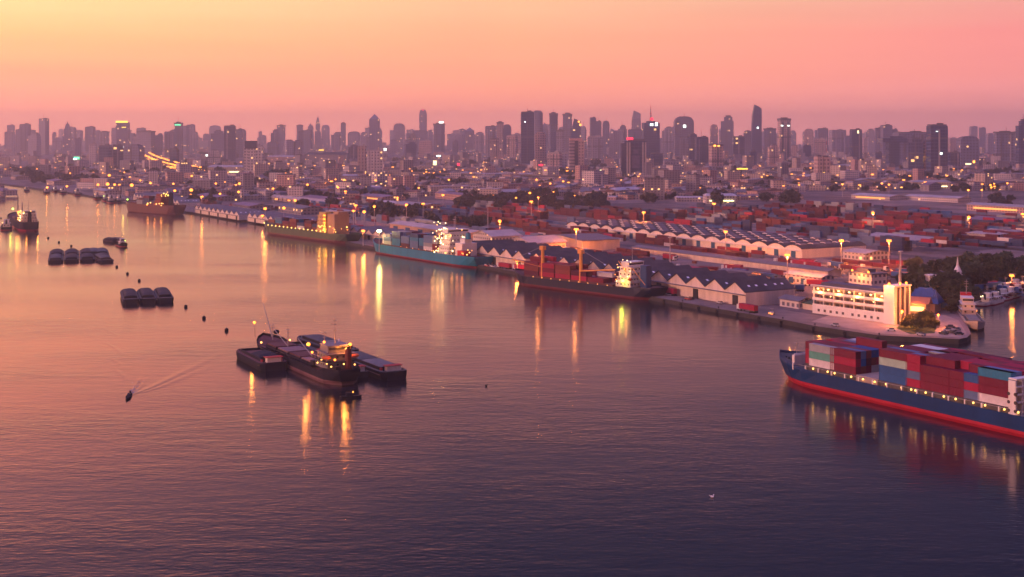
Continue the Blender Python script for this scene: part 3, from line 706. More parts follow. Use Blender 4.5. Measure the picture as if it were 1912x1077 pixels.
def far_trees():
    q = random.Random(64); b = MB(); cr = [crown_mesh(7, 90, 5.5, 4.2, 2.4, 90+i) for i in range(3)]
    for i in range(430):
        py = q.choice([q.uniform(288,330), q.uniform(318,372)]); px = q.uniform(0, 1915)
        if py > 356 and (px > 1480 or px < 300): continue
        if not shore_ok(px, py+5): continue
        c = P(px, py, LZ)
        for k in range(q.choice([1,1,2,3,4])):
            s = q.uniform(.9,1.9); ox, oy = c.x+q.uniform(-16,16), c.y+q.uniform(-10,10); m = q.choice(cr)
            b.add([(x*s+ox, y*s+oy, LZ+3.4*s+z*s) for x, y, z in m.v], m.f)
    tag(b.build('far_trees', LEAF), kind='stuff')
far_trees()

# ================================================================ elevated road with its lamps and traffic
ROADM = M('road_asphalt', (.055,.05,.055), .85, var=.3, scale=.05); PARA = M('parapet', (.20,.15,.16), .8, var=.3, scale=.05)
def elevated(name, pts, width, z):
    b = MB(); q = MB(); pil = []
    L_ = [Vector(p) for p in pts]; Ls = offset(L_, width)
    for i in range(len(L_)-1):
        a, b_, c_, d_ = L_[i], L_[i+1], Ls[i+1], Ls[i]
        b.add([(a.x,a.y,z),(b_.x,b_.y,z),(c_.x,c_.y,z),(d_.x,d_.y,z),(a.x,a.y,z-2),(b_.x,b_.y,z-2),(c_.x,c_.y,z-2),(d_.x,d_.y,z-2)], [(0,1,2,3),(0,4,5,1),(7,6,5,4),(2,6,7,3)])
        for s, e in ((a,b_),(d_,c_)): b.add([(s.x,s.y,z),(e.x,e.y,z),(e.x,e.y,z+1.3),(s.x,s.y,z+1.3),(s.x,s.y+.5,z),(e.x,e.y+.5,z),(e.x,e.y+.5,z+1.3),(s.x,s.y+.5,z+1.3)], [(0,1,2,3),(3,2,6,7),(5,4,7,6)], 1)
        n = max(1, int((b_-a).length/60))
        for k in range(n): p = a.lerp(b_, k/n).lerp(d_.lerp(c_, k/n), .5); b.box(p.x,p.y,LZ,3,3,z-2-LZ,m=1)
    return tag(b.build(name, [ROADM, PARA]), kind='structure')
EX = [PD(x, d, 0) for x, d in ((2100,2080),(1912,2130),(1700,2180),(1500,2230),(1300,2290),(1100,2420),(900,2560),(700,2750),(560,2950),(430,3200))]
elevated('elevated_road', EX, 22, 12)
RP = [PD(x, d, 0) for x, d in ((345,2750),(325,2950),(305,3250),(287,3650),(272,4200),(262,5000))]
elevated('curved_ramp', RP, 30, 11)
# lamp standards (small ones)
POLEM = M('lamp_pole', (.22,.2,.22), .6, rnd=.1)
LO2 = E('street_light', (1,.29,.035), 4.5); LO3 = E('street_light_hot', (1,.28,.03), 5); LY2 = E('street_light_yellow', (1,.42,.07), 3.4)
def lamp_proto(h, head, mat):
    t = thing('street_lamp', None, 'street lamp', (0,0,-500))
    MB().cyl(0,0,0,h,.16,.1,n=5).bar((0,0,h),(1.6,0,h+.3),.09,4).build('pole', POLEM, t)
    MB().box(1.6,0,h,head*1.1,head*.8,head*.5).build('lamp_head', mat, t); return t
SL = [lamp_proto(9,2.9,LO2), lamp_proto(9,3.6,LO3), lamp_proto(8,2.2,LY2)]
def along(pts, step):
    out = []
    for a, b in zip(pts, pts[1:]):
        n = max(1, int((b-a).length/step))
        out += [a.lerp(b, k/n) for k in range(n)]
    return out
for i, p in enumerate(along(EX, 46)):
    o = dup(SL[0 if i % 4 else 2], (p.x, p.y-2+(i % 3)*6, 12), rc.uniform(0,6), 'orange street lamp standing on the long elevated road', rc.uniform(.7,1.2), 'lamps of the elevated road')
for i, p in enumerate(along(RP, 42)):
    for sd_ in (0, 30): dup(SL[1], (p.x+sd_, p.y, 11), rc.uniform(0,6), 'bright orange lamp lining the curved ramp at far left', 1.1, 'lamps of the curved ramp')
tr = MB()
for i in range(260):
    k = rc.random()*(len(RP)-1); a = RP[int(k)].lerp(RP[int(k)+1], k % 1); tr.box(a.x+rc.uniform(4,26), a.y, 11.3, 2, 4, 1.2)
tag(tr.build('ramp_traffic', E('headlights', (1,.36,.05), 3)), kind='stuff')
for i in range(190):
    py = rc.choice([rc.uniform(296,332), rc.uniform(318,352), rc.uniform(328,364)]); px = rc.uniform(0, 1912)
    if shore_ok(px, py+6): dup(SL[rc.choice([0,0,0,2])], P(px, py, LZ), rc.uniform(0,6), 'small street lamp glowing between the low city buildings', rc.uniform(.6,1.25), 'street lamps of the low city')
# billboards and lit signs of the city
def billboard(px, py, w_, h_, d, mat, label, zc=None):
    t = thing('billboard', label, 'billboard', PD(px, d, LZ), rc.uniform(-.3,.3)); z = ZP(py, d)-LZ
    MB().box(-w_*.3,0,0,.8,.8,z).box(w_*.3,0,0,.8,.8,z).build('post', POLEM, t)
    MB().box(0,.6,z-h_/2-.4,w_+.8,.8,h_+.8).build('frame', CAPM, t); MB().box(0,0,z-h_/2,w_,.4,h_).build('panel', mat, t)
billboard(143,295,15,6,3300,LIT_G,'billboard glowing green and white over the low roofs at left')
billboard(140,297,9,3,3290,LIT_W,'white lit panel just under the green billboard')
billboard(812,304,8,10,3000,LIT_C,'tall cream-yellow lit billboard in the centre of the low city')
billboard(819,291,11,4,3600,LIT_W,'slanting white lit board above the cream billboard')
billboard(856,307,6,6,3000,LIT_R,'small red lit sign right of the cream billboard')
billboard(1124,322,9,11,2700,LIT_C,'bright yellow-white billboard left of the columned office')
billboard(1010,308,9,4,2900,LIT_R,'red lit sign at the foot of the pale rounded condominium')
billboard(386,290,5,5,3600,LIT_W,'round white floodlight board above the curved ramp')
billboard(600,280,16,3,4200,LIT_Y,'long thin yellow sign above the wide dark mall')
billboard(719,279,6,6,3200,LIT_W,'white floodlight right of the grey condominium slab')
billboard(1386,315,22,2.4,2700,LIT_Y,'yellow lit canopy edge beyond the elevated road')
billboard(1808,306,14,3,3000,LIT_C,'cream lit board on the hotel-like block at right')
# wide public buildings that stand out
def slab(px0, px1, yt, py, dp, wall, roofm, label, rot=0, lit=None, name='public_building'):
    d = P(0, py, LZ).y; W_ = (px1-px0)*d/FPX; H = ZP(yt, d)-LZ; t = thing(name, label, 'building', PD((px0+px1)/2, d, LZ), rot)
    MB().box(0,0,0,W_,dp,H*.8).build('wall', wall, t)
    a, b_ = W_/2+1, dp/2+1; MB().add([(-a,-b_,H*.8),(a,-b_,H*.8),(a,b_,H*.8),(-a,b_,H*.8),(-a*.86,-b_*.2,H),(a*.86,-b_*.2,H),(a*.86,b_*.2,H),(-a*.86,b_*.2,H)], [(0,1,5,4),(1,2,6,5),(2,3,7,6),(3,0,4,7),(4,5,6,7),(3,2,1,0)]).build('roof', roofm, t)
    if lit: MB().box(0,-dp/2-.6,H*.25,W_*.8,.6,H*.12).build('lit_windows', lit, t)
    return t
slab(572,650,284,305,60,WALLS[2],ROOFS[3],'wide dark mall-like building in the mid haze, left centre')
slab(500,572,290,303,40,WALLS[3],ROOFS[2],'long pinkish low building with a row of lights left of the wide dark mall')
slab(882,1000,323,334,40,WALLS[0],ROOFS[2],'long low building with curved pale roof below the big dark glass tower', lit=LIT_C)
slab(815,950,345,358,26,facade('ribbed_row',(.5,.34,.32),(.12,.10,.14),9,7,0,wf=.45,hf=.7),ROOFS[1],'long ribbed terrace with dark door bays before the grove')
slab(1316,1372,361,379,30,WALLS[1],ROOFS[2],'white villa with tiered pale roofs beyond the skylight warehouse', lit=LIT_C)
slab(1262,1312,366,376,22,WALLS[1],ROOFS[2],'low white clubhouse left of the tiered white villa')
slab(1700,1770,336,352,30,WALLS[0],ROOFS[2],'building with arched stepped pale roof right of the elevated road lamps', lit=LIT_C)
slab(1560,1620,307,318,24,WALLS[0],ROOFS[2],'row of cream apartments under the wide pale lit-garden tower')
slab(390,455,308,326,26,WALLS[0],ROOFS[2],'long cream building left of the glass box tower', lit=LIT_C)
slab(640,668,325,340,20,WALLS[3],ROOFS[2],'pink low block lit orange, left foot of the twin condominium', lit=LIT_C)
slab(1505,1523,337,350,14,WALLS[3],ROOFS[4],'mauve plain block left of the orange twin slabs')

yl = thing('added_street_lamp', None, 'yard lamp', (0,0,-500)); MB().cyl(0,0,0,13,.2,.12,n=6).build('pole', POLEM, yl); MB().ball(0,0,13.4,1.5,1.2,n=8,k=5).build('lamp_head', LO3, yl)  # more street lamps, added at random to thicken the orange lights
for i in range(84):
    px = rc.choice([rc.uniform(0,320), rc.uniform(250,1100), rc.uniform(250,1100), rc.uniform(1100,1900)]); py = rc.uniform(322, 350) if px < 320 else rc.uniform(326, 386) if px < 1100 else rc.uniform(336, 380)
    if shore_ok(px, py+7): dup(yl, P(px, py, LZ), 0, 'small orange yard lamp between the roofs of the port', rc.uniform(.55,1.15), 'small orange yard lamps')
LAMP_GAIN = 2.3
# ================================================================ the port, laid out in its own frame: u runs up the river along the quay, v inland
Q0 = Vector((127.8, 634, LZ)); DU = Vector((-.507, .862, 0)); DV = Vector((.862, .507, 0)); UROT = math.atan2(.862, -.507)
def UV(u, v, z=LZ): p = Q0+DU*u+DV*v; return Vector((p.x, p.y, z))
def toUV(p): q = p-Q0; return q.x*DU.x+q.y*DU.y, q.x*DV.x+q.y*DV.y
VROT = UROT-math.pi/2       # local x = along v (inland), local y = along u
WHT = M('wall_cream', (.72,.57,.48), .85, var=.28, scale=.25, streak=True); WHT2 = M('wall_white', (.78,.66,.57), .8, var=.18, scale=.2, streak=True)
ROOFD = M('roof_sheet_dark', (.062,.052,.056), .75, var=.65, scale=.10); ROOFG = M('roof_sheet_grey', (.16,.14,.15), .65, var=.3, scale=.1); ROOFP = M('roof_sheet_pale', (.45,.36,.33), .7, var=.25, scale=.1)
DOORB = M('door_blue', (.02,.10,.22), .6); DOORK = M('door_dark', (.03,.03,.04), .7); SKYL = M('skylight', (.85,.82,.84), .4)
TRIM = M('trim_white', (.7,.62,.58), .6)
def warehouse(u0, n, bay, v0, dep, hw, hr, wall, roofm, doorm, label, arched=False, vents=0, every=2, name='warehouse'):
    """row of gabled bays side by side; the gables face the river"""
    L_ = n*bay; t = thing(name, label, 'warehouse', UV(u0, v0), VROT)
    w_ = MB(); r = MB()
    # local: x inland 0..dep, y along quay 0..L
    prof = [(0,0),(.5,1),(1,0)] if not arched else [(0,0),(.12,.42),(.3,.82),(.5,1),(.7,.82),(.88,.42),(1,0)]
    w_.box(dep/2, L_/2, 0, dep, L_, hw)
    for i in range(n):
        y0 = i*bay; pts = [(y0+a*bay, hw+c*hr) for a, c in prof]
        for x, fl in ((0, True), (dep, False)):
            f = [(x, y, z) for y, z in pts]; k = tuple(range(len(f))); w_.add(f, [k if fl else tuple(reversed(k))])
        for (ya, za), (yb, zb) in zip(pts, pts[1:]):
            r.add([(-.7,ya,za+.03),(dep+.7,ya,za+.03),(dep+.7,yb,zb+.03),(-.7,yb,zb+.03),(-.7,ya,za+.35),(dep+.7,ya,za+.35),(dep+.7,yb,zb+.35),(-.7,yb,zb+.35)], [(0,1,2,3),(7,6,5,4),(4,5,1,0),(3,2,6,7),(0,3,7,4),(1,5,6,2)])
    w_.build('wall', wall, t); r.build('roof', roofm, t)
    q = random.Random(int(u0))
    for i in range(n):
        if i % every == 0 or arched: MB().box(-.15, (i+.5)*bay, 0, .3, bay*.24 if arched else 4.2, hw*.72).build('door', doorm, t)
    MB().box(-1.1, L_/2, hw*.82, 2.2, L_, .25).build('eave_canopy', ROOFG if not arched else TRIM, t)
    if vents:
        for j in range(vents):
            for i in range(n):
                x = dep*(j+.6)/(vents+.2); y = (i+.5)*bay
                b = MB(); ln = dep/(vents+.2)*.5; ww = bay*.20; z = hw+hr+.2
                pr = [(-ww,0),(-ww*.7,1.0),(0,1.5),(ww*.7,1.0),(ww,0)]
                vs = [(x-ln/2, y+a, z+c-.7) for a, c in pr]+[(x+ln/2, y+a, z+c-.7) for a, c in pr]
                b.add(vs, [(0,1,2,3,4),(9,8,7,6,5)], 0); b.add(vs, [(k, k+5, k+6, k+1) for k in range(4)], 1)
                b.build('roof_vent', [TRIM, ROOFG], t)
    else:
        sk = MB()
        for i in range(n):
            for sgn in (.25, .75):
                for k in range(5):
                    x = dep*(.12+.18*k)+q.uniform(-1,1); y = (i+sgn)*bay; z = hw+hr*.5+.45
                    sl = hr/(bay/2)*(1 if sgn < .5 else -1)
                    sk.add([(x,y-.6,z-.6*sl),(x+1.5,y-.6,z-.6*sl),(x+1.5,y+.6,z+.6*sl),(x,y+.6,z+.6*sl)], [(0,1,2,3)])
        s_ = sk.build('skylights', SKYL, t); s_['kind'] = 'stuff'
    return t
warehouse(46, 7, 16.3, 17, 33, 7, 4.8, WHT, ROOFD, DOORK, 'cream gabled quay warehouse with dark zigzag roof, nearest the white port office')
warehouse(160, 6, 16.3, 17, 42, 7, 4.8, WHT, ROOFD, DOORK, 'cream zigzag-roofed warehouse behind the dark blue ship with orange cranes')
warehouse(262, 6, 16.3, 16, 42, 7, 4.8, WHT, ROOFD, DOORK, 'cream zigzag-roofed warehouse between the teal ship and the orange-craned ship')
warehouse(500, 5, 15, 30, 24, 5, 3.8, WHT, ROOFG, DOORK, 'short gabled shed between the green ship and the teal ship')
warehouse(700, 8, 15, 24, 26, 5, 4, WHT2, ROOFG, DOORK, 'row of small white gables on the quay left of the green ship')
warehouse(840, 10, 15, 22, 26, 5, 4, WHT2, ROOFG, DOORK, 'far row of small white gables beginning behind the brown ship stern')
warehouse(1110, 14, 15, 40, 26, 5, 4, WHT2, ROOFG, DOORK, 'hazy row of small gables at the far left quay')
warehouse(230, 17, 18, 225, 62, 6.4, 2.6, WHT2, ROOFD, DOORB, 'long arched white warehouse with blue doors and rows of roof vents', arched=True, vents=5)
# quay-end lean-to at the river end of the first warehouse
def house(name, label, u, v, w_, dp, hw, hr, wall, roofm, rot=0, lit=None, cat='building', doors=0, z=LZ, px=None, along_v=False):
    p = UV(u, v, z) if px is None else P(px[0], px[1], z)
    t = thing(name, label, cat, p, VROT+rot)
    b = MB(); b.box(0,0,0,w_,dp,hw)
    a, c = w_/2, dp/2
    if hr:
        if along_v: b.add([(a,-c,hw),(a,c,hw),(a,0,hw+hr)],[(0,1,2)]); b.add([(-a,-c,hw),(-a,c,hw),(-a,0,hw+hr)],[(2,1,0)])
        else: b.add([(-a,-c,hw),(a,-c,hw),(0,-c,hw+hr)],[(0,1,2)]); b.add([(-a,c,hw),(a,c,hw),(0,c,hw+hr)],[(2,1,0)])
    b.build('wall', wall, t); r = MB(); o = .9
    if hr:
        for sg in (-1,1):
            if along_v: q = [(-a-o,sg*(c+o),hw-.25),(a+o,sg*(c+o),hw-.25),(a+o,0,hw+hr+.05),(-a-o,0,hw+hr+.05)]
            else: q = [(sg*(a+o),-c-o,hw-.25),(sg*(a+o),c+o,hw-.25),(0,c+o,hw+hr+.05),(0,-c-o,hw+hr+.05)]
            q += [(x,y,z_+.3) for x,y,z_ in q]; r.add(q, [(0,1,2,3),(4,5,6,7),(0,1,5,4),(1,2,6,5),(3,0,4,7)])
    else: r.box(0,0,hw,w_+1,dp+1,.6)
    r.build('roof', roofm, t)
    for i in range(doors): MB().box(-a-.12, -c+dp*(i+.5)/doors, 0, .25, dp/doors*.35, hw*.7).build('door', DOORB, t)
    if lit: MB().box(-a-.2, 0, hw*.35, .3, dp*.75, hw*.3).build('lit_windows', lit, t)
    return t
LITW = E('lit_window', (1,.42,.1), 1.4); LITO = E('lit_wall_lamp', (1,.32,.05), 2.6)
house('long_shed','low dark-roofed shed strip crossing the truck yard before the blue-door warehouse',230,157,11,205,3.8,1.2,WHT,ROOFG)
house('long_shed','long pale shed with blue doors and orange-lit wall behind the teal ship',560,105,20,150,6,2,M('wall_peach',(.62,.40,.28),.8,var=.2,scale=.2),ROOFP,doors=6)
house('gabled_office','pale three-storey gabled office with balconies behind the teal ship bow quay',418,84,26,30,10,3.5,facade('office_pale',(.62,.5,.45),(.2,.16,.18),3.2,3,.05,hf=.4),ROOFP,along_v=True)
house('gabled_office','floodlit gabled office with orange lamps, right of the pale three-storey one',372,92,30,34,8,3.5,WALLS[0],ROOFP,lit=LITO,along_v=True)
house('long_shed','long open-sided grey shed behind the floodlit gabled office',388,140,34,62,8,2,WHT,ROOFG,along_v=True)
house('small_shed','flat orange-lit roofed shed in the yard behind the floodlit office',330,100,18,40,4,0,WHT,ROOFP)
house('small_shed','low pale shed inland of the gabled quay warehouse',150,100,12,26,4,1.2,WHT,ROOFG)
house('small_shed','dark arched shed beside the tall mast in the truck yard',128,86,16,26,4.5,1.6,WHT,ROOFD)
house('small_shed','red-roofed shed beside the tall mast in the truck yard',168,84,14,18,4.5,1.6,WHT,M('roof_crimson',(.35,.03,.06),.6))
house('yard_office','white porch-roofed yard office between the masts',108,118,10,30,5,1.5,WALLS[1],ROOFP,doors=3)
house('small_shed','low green and yellow roofed hut between warehouse and port office',14,42,12,24,3.2,1,WHT,M('roof_green',(.07,.10,.05),.8),along_v=False)
house('small_shed','pale shed at the river end of the gabled warehouse',32,38,9,14,4,1.4,WALLS[1],ROOFG)
house('yard_office','office hall with a bright lit roof in the right-hand yard',60,330,24,50,4,1,WHT,ROOFP)
house('small_shed','white tilted-roof shed just right of the blue-door warehouse',205,262,24,22,5,1.6,WALLS[1],ROOFP)
for i, (px, py, w_, dp, wl_, rf, lab) in enumerate([
  (1690,455,24,60,0,2,'long pale shed in the right-hand container yard'), (1880,452,60,30,1,2,'pale flat-roofed hall at the right edge above the trees'),
  (1860,420,40,40,0,4,'violet-roofed shed left of the lamp at the right edge'), (1640,372,30,70,1,2,'long pale low shed lit pink near the elevated road at right'),
  (1750,375,26,90,1,2,'pale shed row below the elevated road right of the orange twin slabs'), (1870,395,22,80,3,2,'orange-lit low sheds at the right edge'),
  (1445,455,20,40,0,4,'violet shed beyond the blue-door warehouse'), (470,392,26,60,2,4,'violet roofed shed behind the left row of gables'),
  (400,372,30,120,2,4,'very long violet shed roof at left behind the quay'), (560,398,24,70,2,0,'long grey shed behind the green ship bow'),
  (610,380,30,110,3,4,'very long violet shed roof, left centre'), (700,372,34,120,3,4,'long mauve shed roof left of the orange-lit yard'),
  (520,368,30,90,2,4,'mauve flat shed roof beneath the lamp row at left'), (640,404,18,50,0,2,'pale shed with dark tree behind the green ship bridge'),
  (780,392,30,70,3,2,'pale peach roofed shed under a bright lamp, centre'), (740,388,24,60,0,2,'orange-lit shed roof between three lamps'),
  (450,352,40,60,1,2,'shed with glowing yellow awning below a bright lamp at left'), (310,372,30,80,2,4,'violet shed behind the brown ship'),
  (200,362,24,70,0,2,'row of small pale roofs on the far left bank'), (110,345,30,60,0,4,'violet roofed shed at the far left bank'),
  (40,335,30,50,0,0,'grey-roofed hut group at the left edge of the picture'), (850,372,20,80,3,4,'long rosy shed left of the dark grove')]):
    house('long_shed', lab, 0, 0, w_, dp, rc.uniform(5,8), 2, WALLS[wl_], ROOFS[rf], px=(px, py), lit=LITW if 'lit' in lab else None)
# tiny awning stalls: lit orange strip row of small gables at mid left
for i in range(22):
    f = i/21; px = 475+165*f; py = 369+18*f
    house('lit_stall','small peaked roof lit orange in the row behind the left sheds',0,0,9,12,4,3,WALLS[0],ROOFP,px=(px,py),lit=LITO if i % 3 == 0 else None)['group'] = 'row of small lit roofs behind the left sheds'

# ---------------------------------------------------------------- the white port office on the quay
def port_office():
    p0 = P(1517, 584, LZ); p1 = P(1655, 603, LZ); ax = (p1-p0); Ln = ax.length; rot = math.atan2(ax.y, ax.x)
    t = thing('port_office', 'white four-storey port office with glowing balcony rows and ribbed end tower', 'office', (p0.x, p0.y, LZ), rot)
    dp = 15; H = 13.2
    W = M('office_white', (.78,.70,.64), .7, var=.12, scale=.3, streak=True); DK = M('office_recess', (.10,.08,.08), .5)
    MB().box(Ln/2, dp/2, 0, Ln, dp, 3.4).build('ground_storey', W, t)
    for k in range(10):
        x = 4+k*(Ln-7)/10+(2 if k > 4 else 0); MB().box(x, -.04, 1.2, 1.3, .2, 1.2).build('window', DK, t)
    MB().box(Ln/2, dp/2+1.4, 3.4, Ln, dp-2.8, H-3.4).build('core_wall', M('office_ochre', (.50,.36,.26), .8, var=.15, scale=.3), t)
    for f in range(3):
        z = 3.4+f*3.2
        MB().box(Ln/2, .7, z, Ln, 1.5, .35).box(Ln/2, .02, z+.35, Ln, .16, .95).build('balcony', W, t)
        for k in range(14): MB().box(2+k*(Ln-4)/13, 1.35, z+.5, 1.6, .12, 1.9).build('window', DK, t)
    for k in range(8): MB().box(.6+k*(Ln-1.2)/7, .35, 3.4, .35, .7, H-3.4).build('pier', W, t)
    for k in range(7):
        x = 3+k*(Ln-6)/6
        MB().ball(x, .6, 3.4+2*3.2+2.35, .55, .28, n=8).build('ceiling_lamp', E('office_lamp', (1,.62,.2), 7), t)
        if k % 2: MB().ball(x+1.5, .6, 3.4+3.2+2.4, .3, .2, n=6).build('ceiling_lamp', E('office_lamp', (1,.62,.2), 7), t)
    for k in range(4): lamp_or_fill_light(t, (5+k*(Ln-10)/3, -.9, 11.2), 900, (1,.6,.25), .4)
    MB().box(Ln/2, dp/2, H, Ln+.8, dp+1.2, .5).box(Ln*.45, dp*.55, H+.5, Ln*.82, dp*.5, 1.3).build('roof', CAPM, t)
    MB().box(Ln/2, -.4, H-.1, Ln+1.4, .4, 1).build('parapet', W, t)
    # ribbed stair tower at the down-river end
    tw = 6.0; th = 17.2; td = 11
    MB().box(Ln+tw/2, td/2-1, 0, tw-.6, td, th-1).build('stair_tower', DK, t)
    for k in range(4): MB().box(Ln+tw/2, -1.0+k*(td-.6)/3, 0, tw, 2.0 if k == 0 else 1.2, th).build('tower_fin', W, t)
    MB().box(Ln+tw/2, td/2-1.2, th, tw+.4, td+1.6, .6).build('tower_roof', W, t)
    m = MB().cyl(Ln+tw/2, dp*.4, th+.6, th+9, .8, .35).cyl(Ln+tw/2, dp*.4, th+9, th+16, .15, .06); m.box(Ln+tw/2, dp*.4, th+8, 3, .3, .3); m.build('radio_mast', POLEM, t)
    for k in range(3):
        x, y = Ln+tw/2+(-1 if k == 0 else 1), [-.5, td*.45, td-1.5][k]
        MB().ball(x, y, th+1.2, .55).build('flood_lamp', LO3, t)
    lamp_or_fill_light(t, (Ln+tw/2, -5, th+2.4), 4500, (1,.5,.16), .5); lamp_or_fill_light(t, (Ln+tw+4, dp, th-2), 5000, (1,.5,.16), .5)
port_office()
def rear_office():
    p = P(1620, 553, LZ); t = thing('rear_office', 'white three-storey block with two roof floodlights behind the port office', 'office', p, VROT)
    W = WHT2; MB().box(0,0,0,11,17,12.5).build('wall', facade('rear_facade', (.66,.54,.47), (.14,.11,.13), 3.4, 3.2, .1, hf=.45, ls=3), t)
    MB().box(0,0,12.5,12,18,.7).box(1,2,13.2,6,8,1.8).build('roof', ROOFG, t)
    for y in (-6, 6): MB().ball(-5.4,y,13.9,.55).build('flood_lamp', LO3, t)
    lamp_or_fill_light(t, (-9,-1,14), 4000)
rear_office()
def pavilion():
    p = P(1728, 580, LZ); t = thing('gabled_pavilion', 'orange-lit gabled pavilion with steep blue roof beside the port office', 'pavilion', p, VROT+.5)
    MB().box(0,0,0,12,12,4.5).build('wall', M('pav_wall', (.6,.42,.3), .8), t)
    r = MB()
    for z, k in ((4.5,1.15),(7.5,.75)):
        a = 6*k; r.add([(-a,-a-1,z),(a,-a-1,z),(a,a+1,z),(-a,a+1,z),(0,-a*.7,z+5.5*k),(0,a*.7,z+5.5*k)],[(0,1,4),(1,2,5,4),(2,3,5),(3,0,4,5),(3,2,1,0)])
    r.build('roof', M('tile_blue', (.015,.055,.17), .4, var=.3, scale=.5), t)
    MB().box(-9.5,1,0,7,9,5).build('porch', M('pav_wall', (.6,.42,.3), .8), t); MB().add([(-14,-5,5),(-5.8,-5,5),(-5.8,7,5),(-14,7,5),(-9.9,-5,8),(-9.9,7,8)],[(0,1,4),(1,2,5,4),(2,3,5),(3,0,4,5),(3,2,1,0)]).build('porch_roof', M('tile_orange', (.4,.16,.08), .6), t)
    MB().box(-13.1,1,1.2,.3,7,2.2).build('lit_front', E('pavilion_glow', (1,.55,.2), 2.4), t)
    lamp_or_fill_light(t, (-17,1,5), 1600, (1,.55,.2), .4)
pavilion()
t = thing('pagoda', 'small white pointed pagoda among the dark trees at right', 'pagoda', PD(1788, 760, LZ))
MB().cyl(0,0,0,8,3.4,3.2,n=10).cyl(0,0,8,13,3.4,.9,n=10).build('body', TRIM, t); MB().cyl(0,0,13,18.5,.8,.1,n=8).build('spire', TRIM, t)
t = thing('tower_with_dome_cap', 'thin white stair tower poking out of the trees behind the pavilion', 'tower', P(1738, 552, LZ), .3)
MB().box(0,0,0,4,4,11).build('shaft', WHT2, t); MB().box(0,0,11,5,5,.6,taper=.9).build('cap', TRIM, t)
# park trees at the tip and the dark wood behind the basin
def wood(pts, kinds, s0, s1, lab, grp):
    for px, py in pts: tree(rq.choice(kinds), P(px, py, LZ), rq.uniform(s0, s1), lab, grp)
wq = random.Random(3)
wood([(1745+wq.uniform(0,170), 505+wq.uniform(0,26)) for _ in range(34)]+[(1760+wq.uniform(0,60), 530+wq.uniform(0,30)) for _ in range(18)]+[(1690+wq.uniform(0,50), 540+wq.uniform(0,16)) for _ in range(9)]+[(1840+wq.uniform(0,72), 512+wq.uniform(0,14)) for _ in range(14)],
     [0,1,0], 1.0, 1.6, 'dark leafy tree of the wood behind the small basin', 'wood behind the small basin')
wood([(1762,578),(1776,584),(1790,580),(1768,570),(1752,572)], [0,1], .7, 1.0, 'dark tree on the bank between the pavilion and the moored patrol boat', 'trees beside the pavilion')
wood([(1702,607),(1718,604),(1732,610),(1690,612),(1712,616),(1738,600),(1726,596),(1744,612)], [2], .34, .5, 'small warm-lit green tree in the garden at the river tip', 'garden trees at the river tip')
wood([(1846,528),(1858,524),(1870,527)], [2], .5, .7, 'orange-lit tree beside the marina', 'orange-lit trees beside the marina')
wood([(1698,502),(1712,498),(1630,520),(1448,548)], [2,0], .5, .7, 'lone small tree in the truck yard inland of the port office', 'yard trees inland of the port office')
LAWN = M('lawn', (.045,.07,.02), .95, var=.5, scale=.3)
tag(MB().add([tuple(P(x,y,LZ+.02)) for x, y in ((1672,612),(1700,624),(1745,622),(1752,600),(1735,592),(1700,596))],[(0,1,2,3,4,5)]).build('lawn', LAWN), kind='structure')
PAVE = M('paving_warm', (.36,.26,.21), .85, var=.3, scale=.15)
tag(MB().add([tuple(P(x,y,LZ+.014)) for x, y in ((1515,600),(1640,622),(1790,630),(1806,624),(1790,598),(1765,588),(1700,588),(1600,570))],[(0,1,2,3,4,5,6,7)]).build('plaza_paving', PAVE), kind='structure')

# ---------------------------------------------------------------- high masts with floodlight rings
MASTM = M('mast_galvanised', (.48,.40,.38), .5, rnd=.05)
def high_mast(px, py, hot, power, label, h=None, col=None, mat=None):
    h = 19.0 if h is None else h
    d = (CAM_H-LZ-h)*FPX/(py-HOR); t = thing('high_mast', label, 'floodlight mast', PD(px, d, LZ), rq.uniform(0,6))
    MB().cyl(0,0,0,h-.4,.38,.2,n=8).build('mast', MASTM, t)
    r = MB().cyl(0,0,h-.5,h-.25,1.9*hot,1.9*hot,n=12); r.build('lamp_ring', MASTM, t)
    b = MB()
    for k in range(8): a = k*math.pi/4; b.box(1.25*hot*math.cos(a), 1.25*hot*math.sin(a), h-1.75, .95*hot, .95*hot, 1.25*hot, a)
    mt = mat or LO3
    if hot > .95: b = MB().ball(0, 0, h-1.1, 1.35*hot, 1.15*hot, n=10, k=6)     # seen from far off the ring of lamps is one round glow
    b.build('floodlights', mt, t)
    if power: lamp_or_fill_light(t, (0,0,h-2.2), power, col or (1,.45,.13), .9)
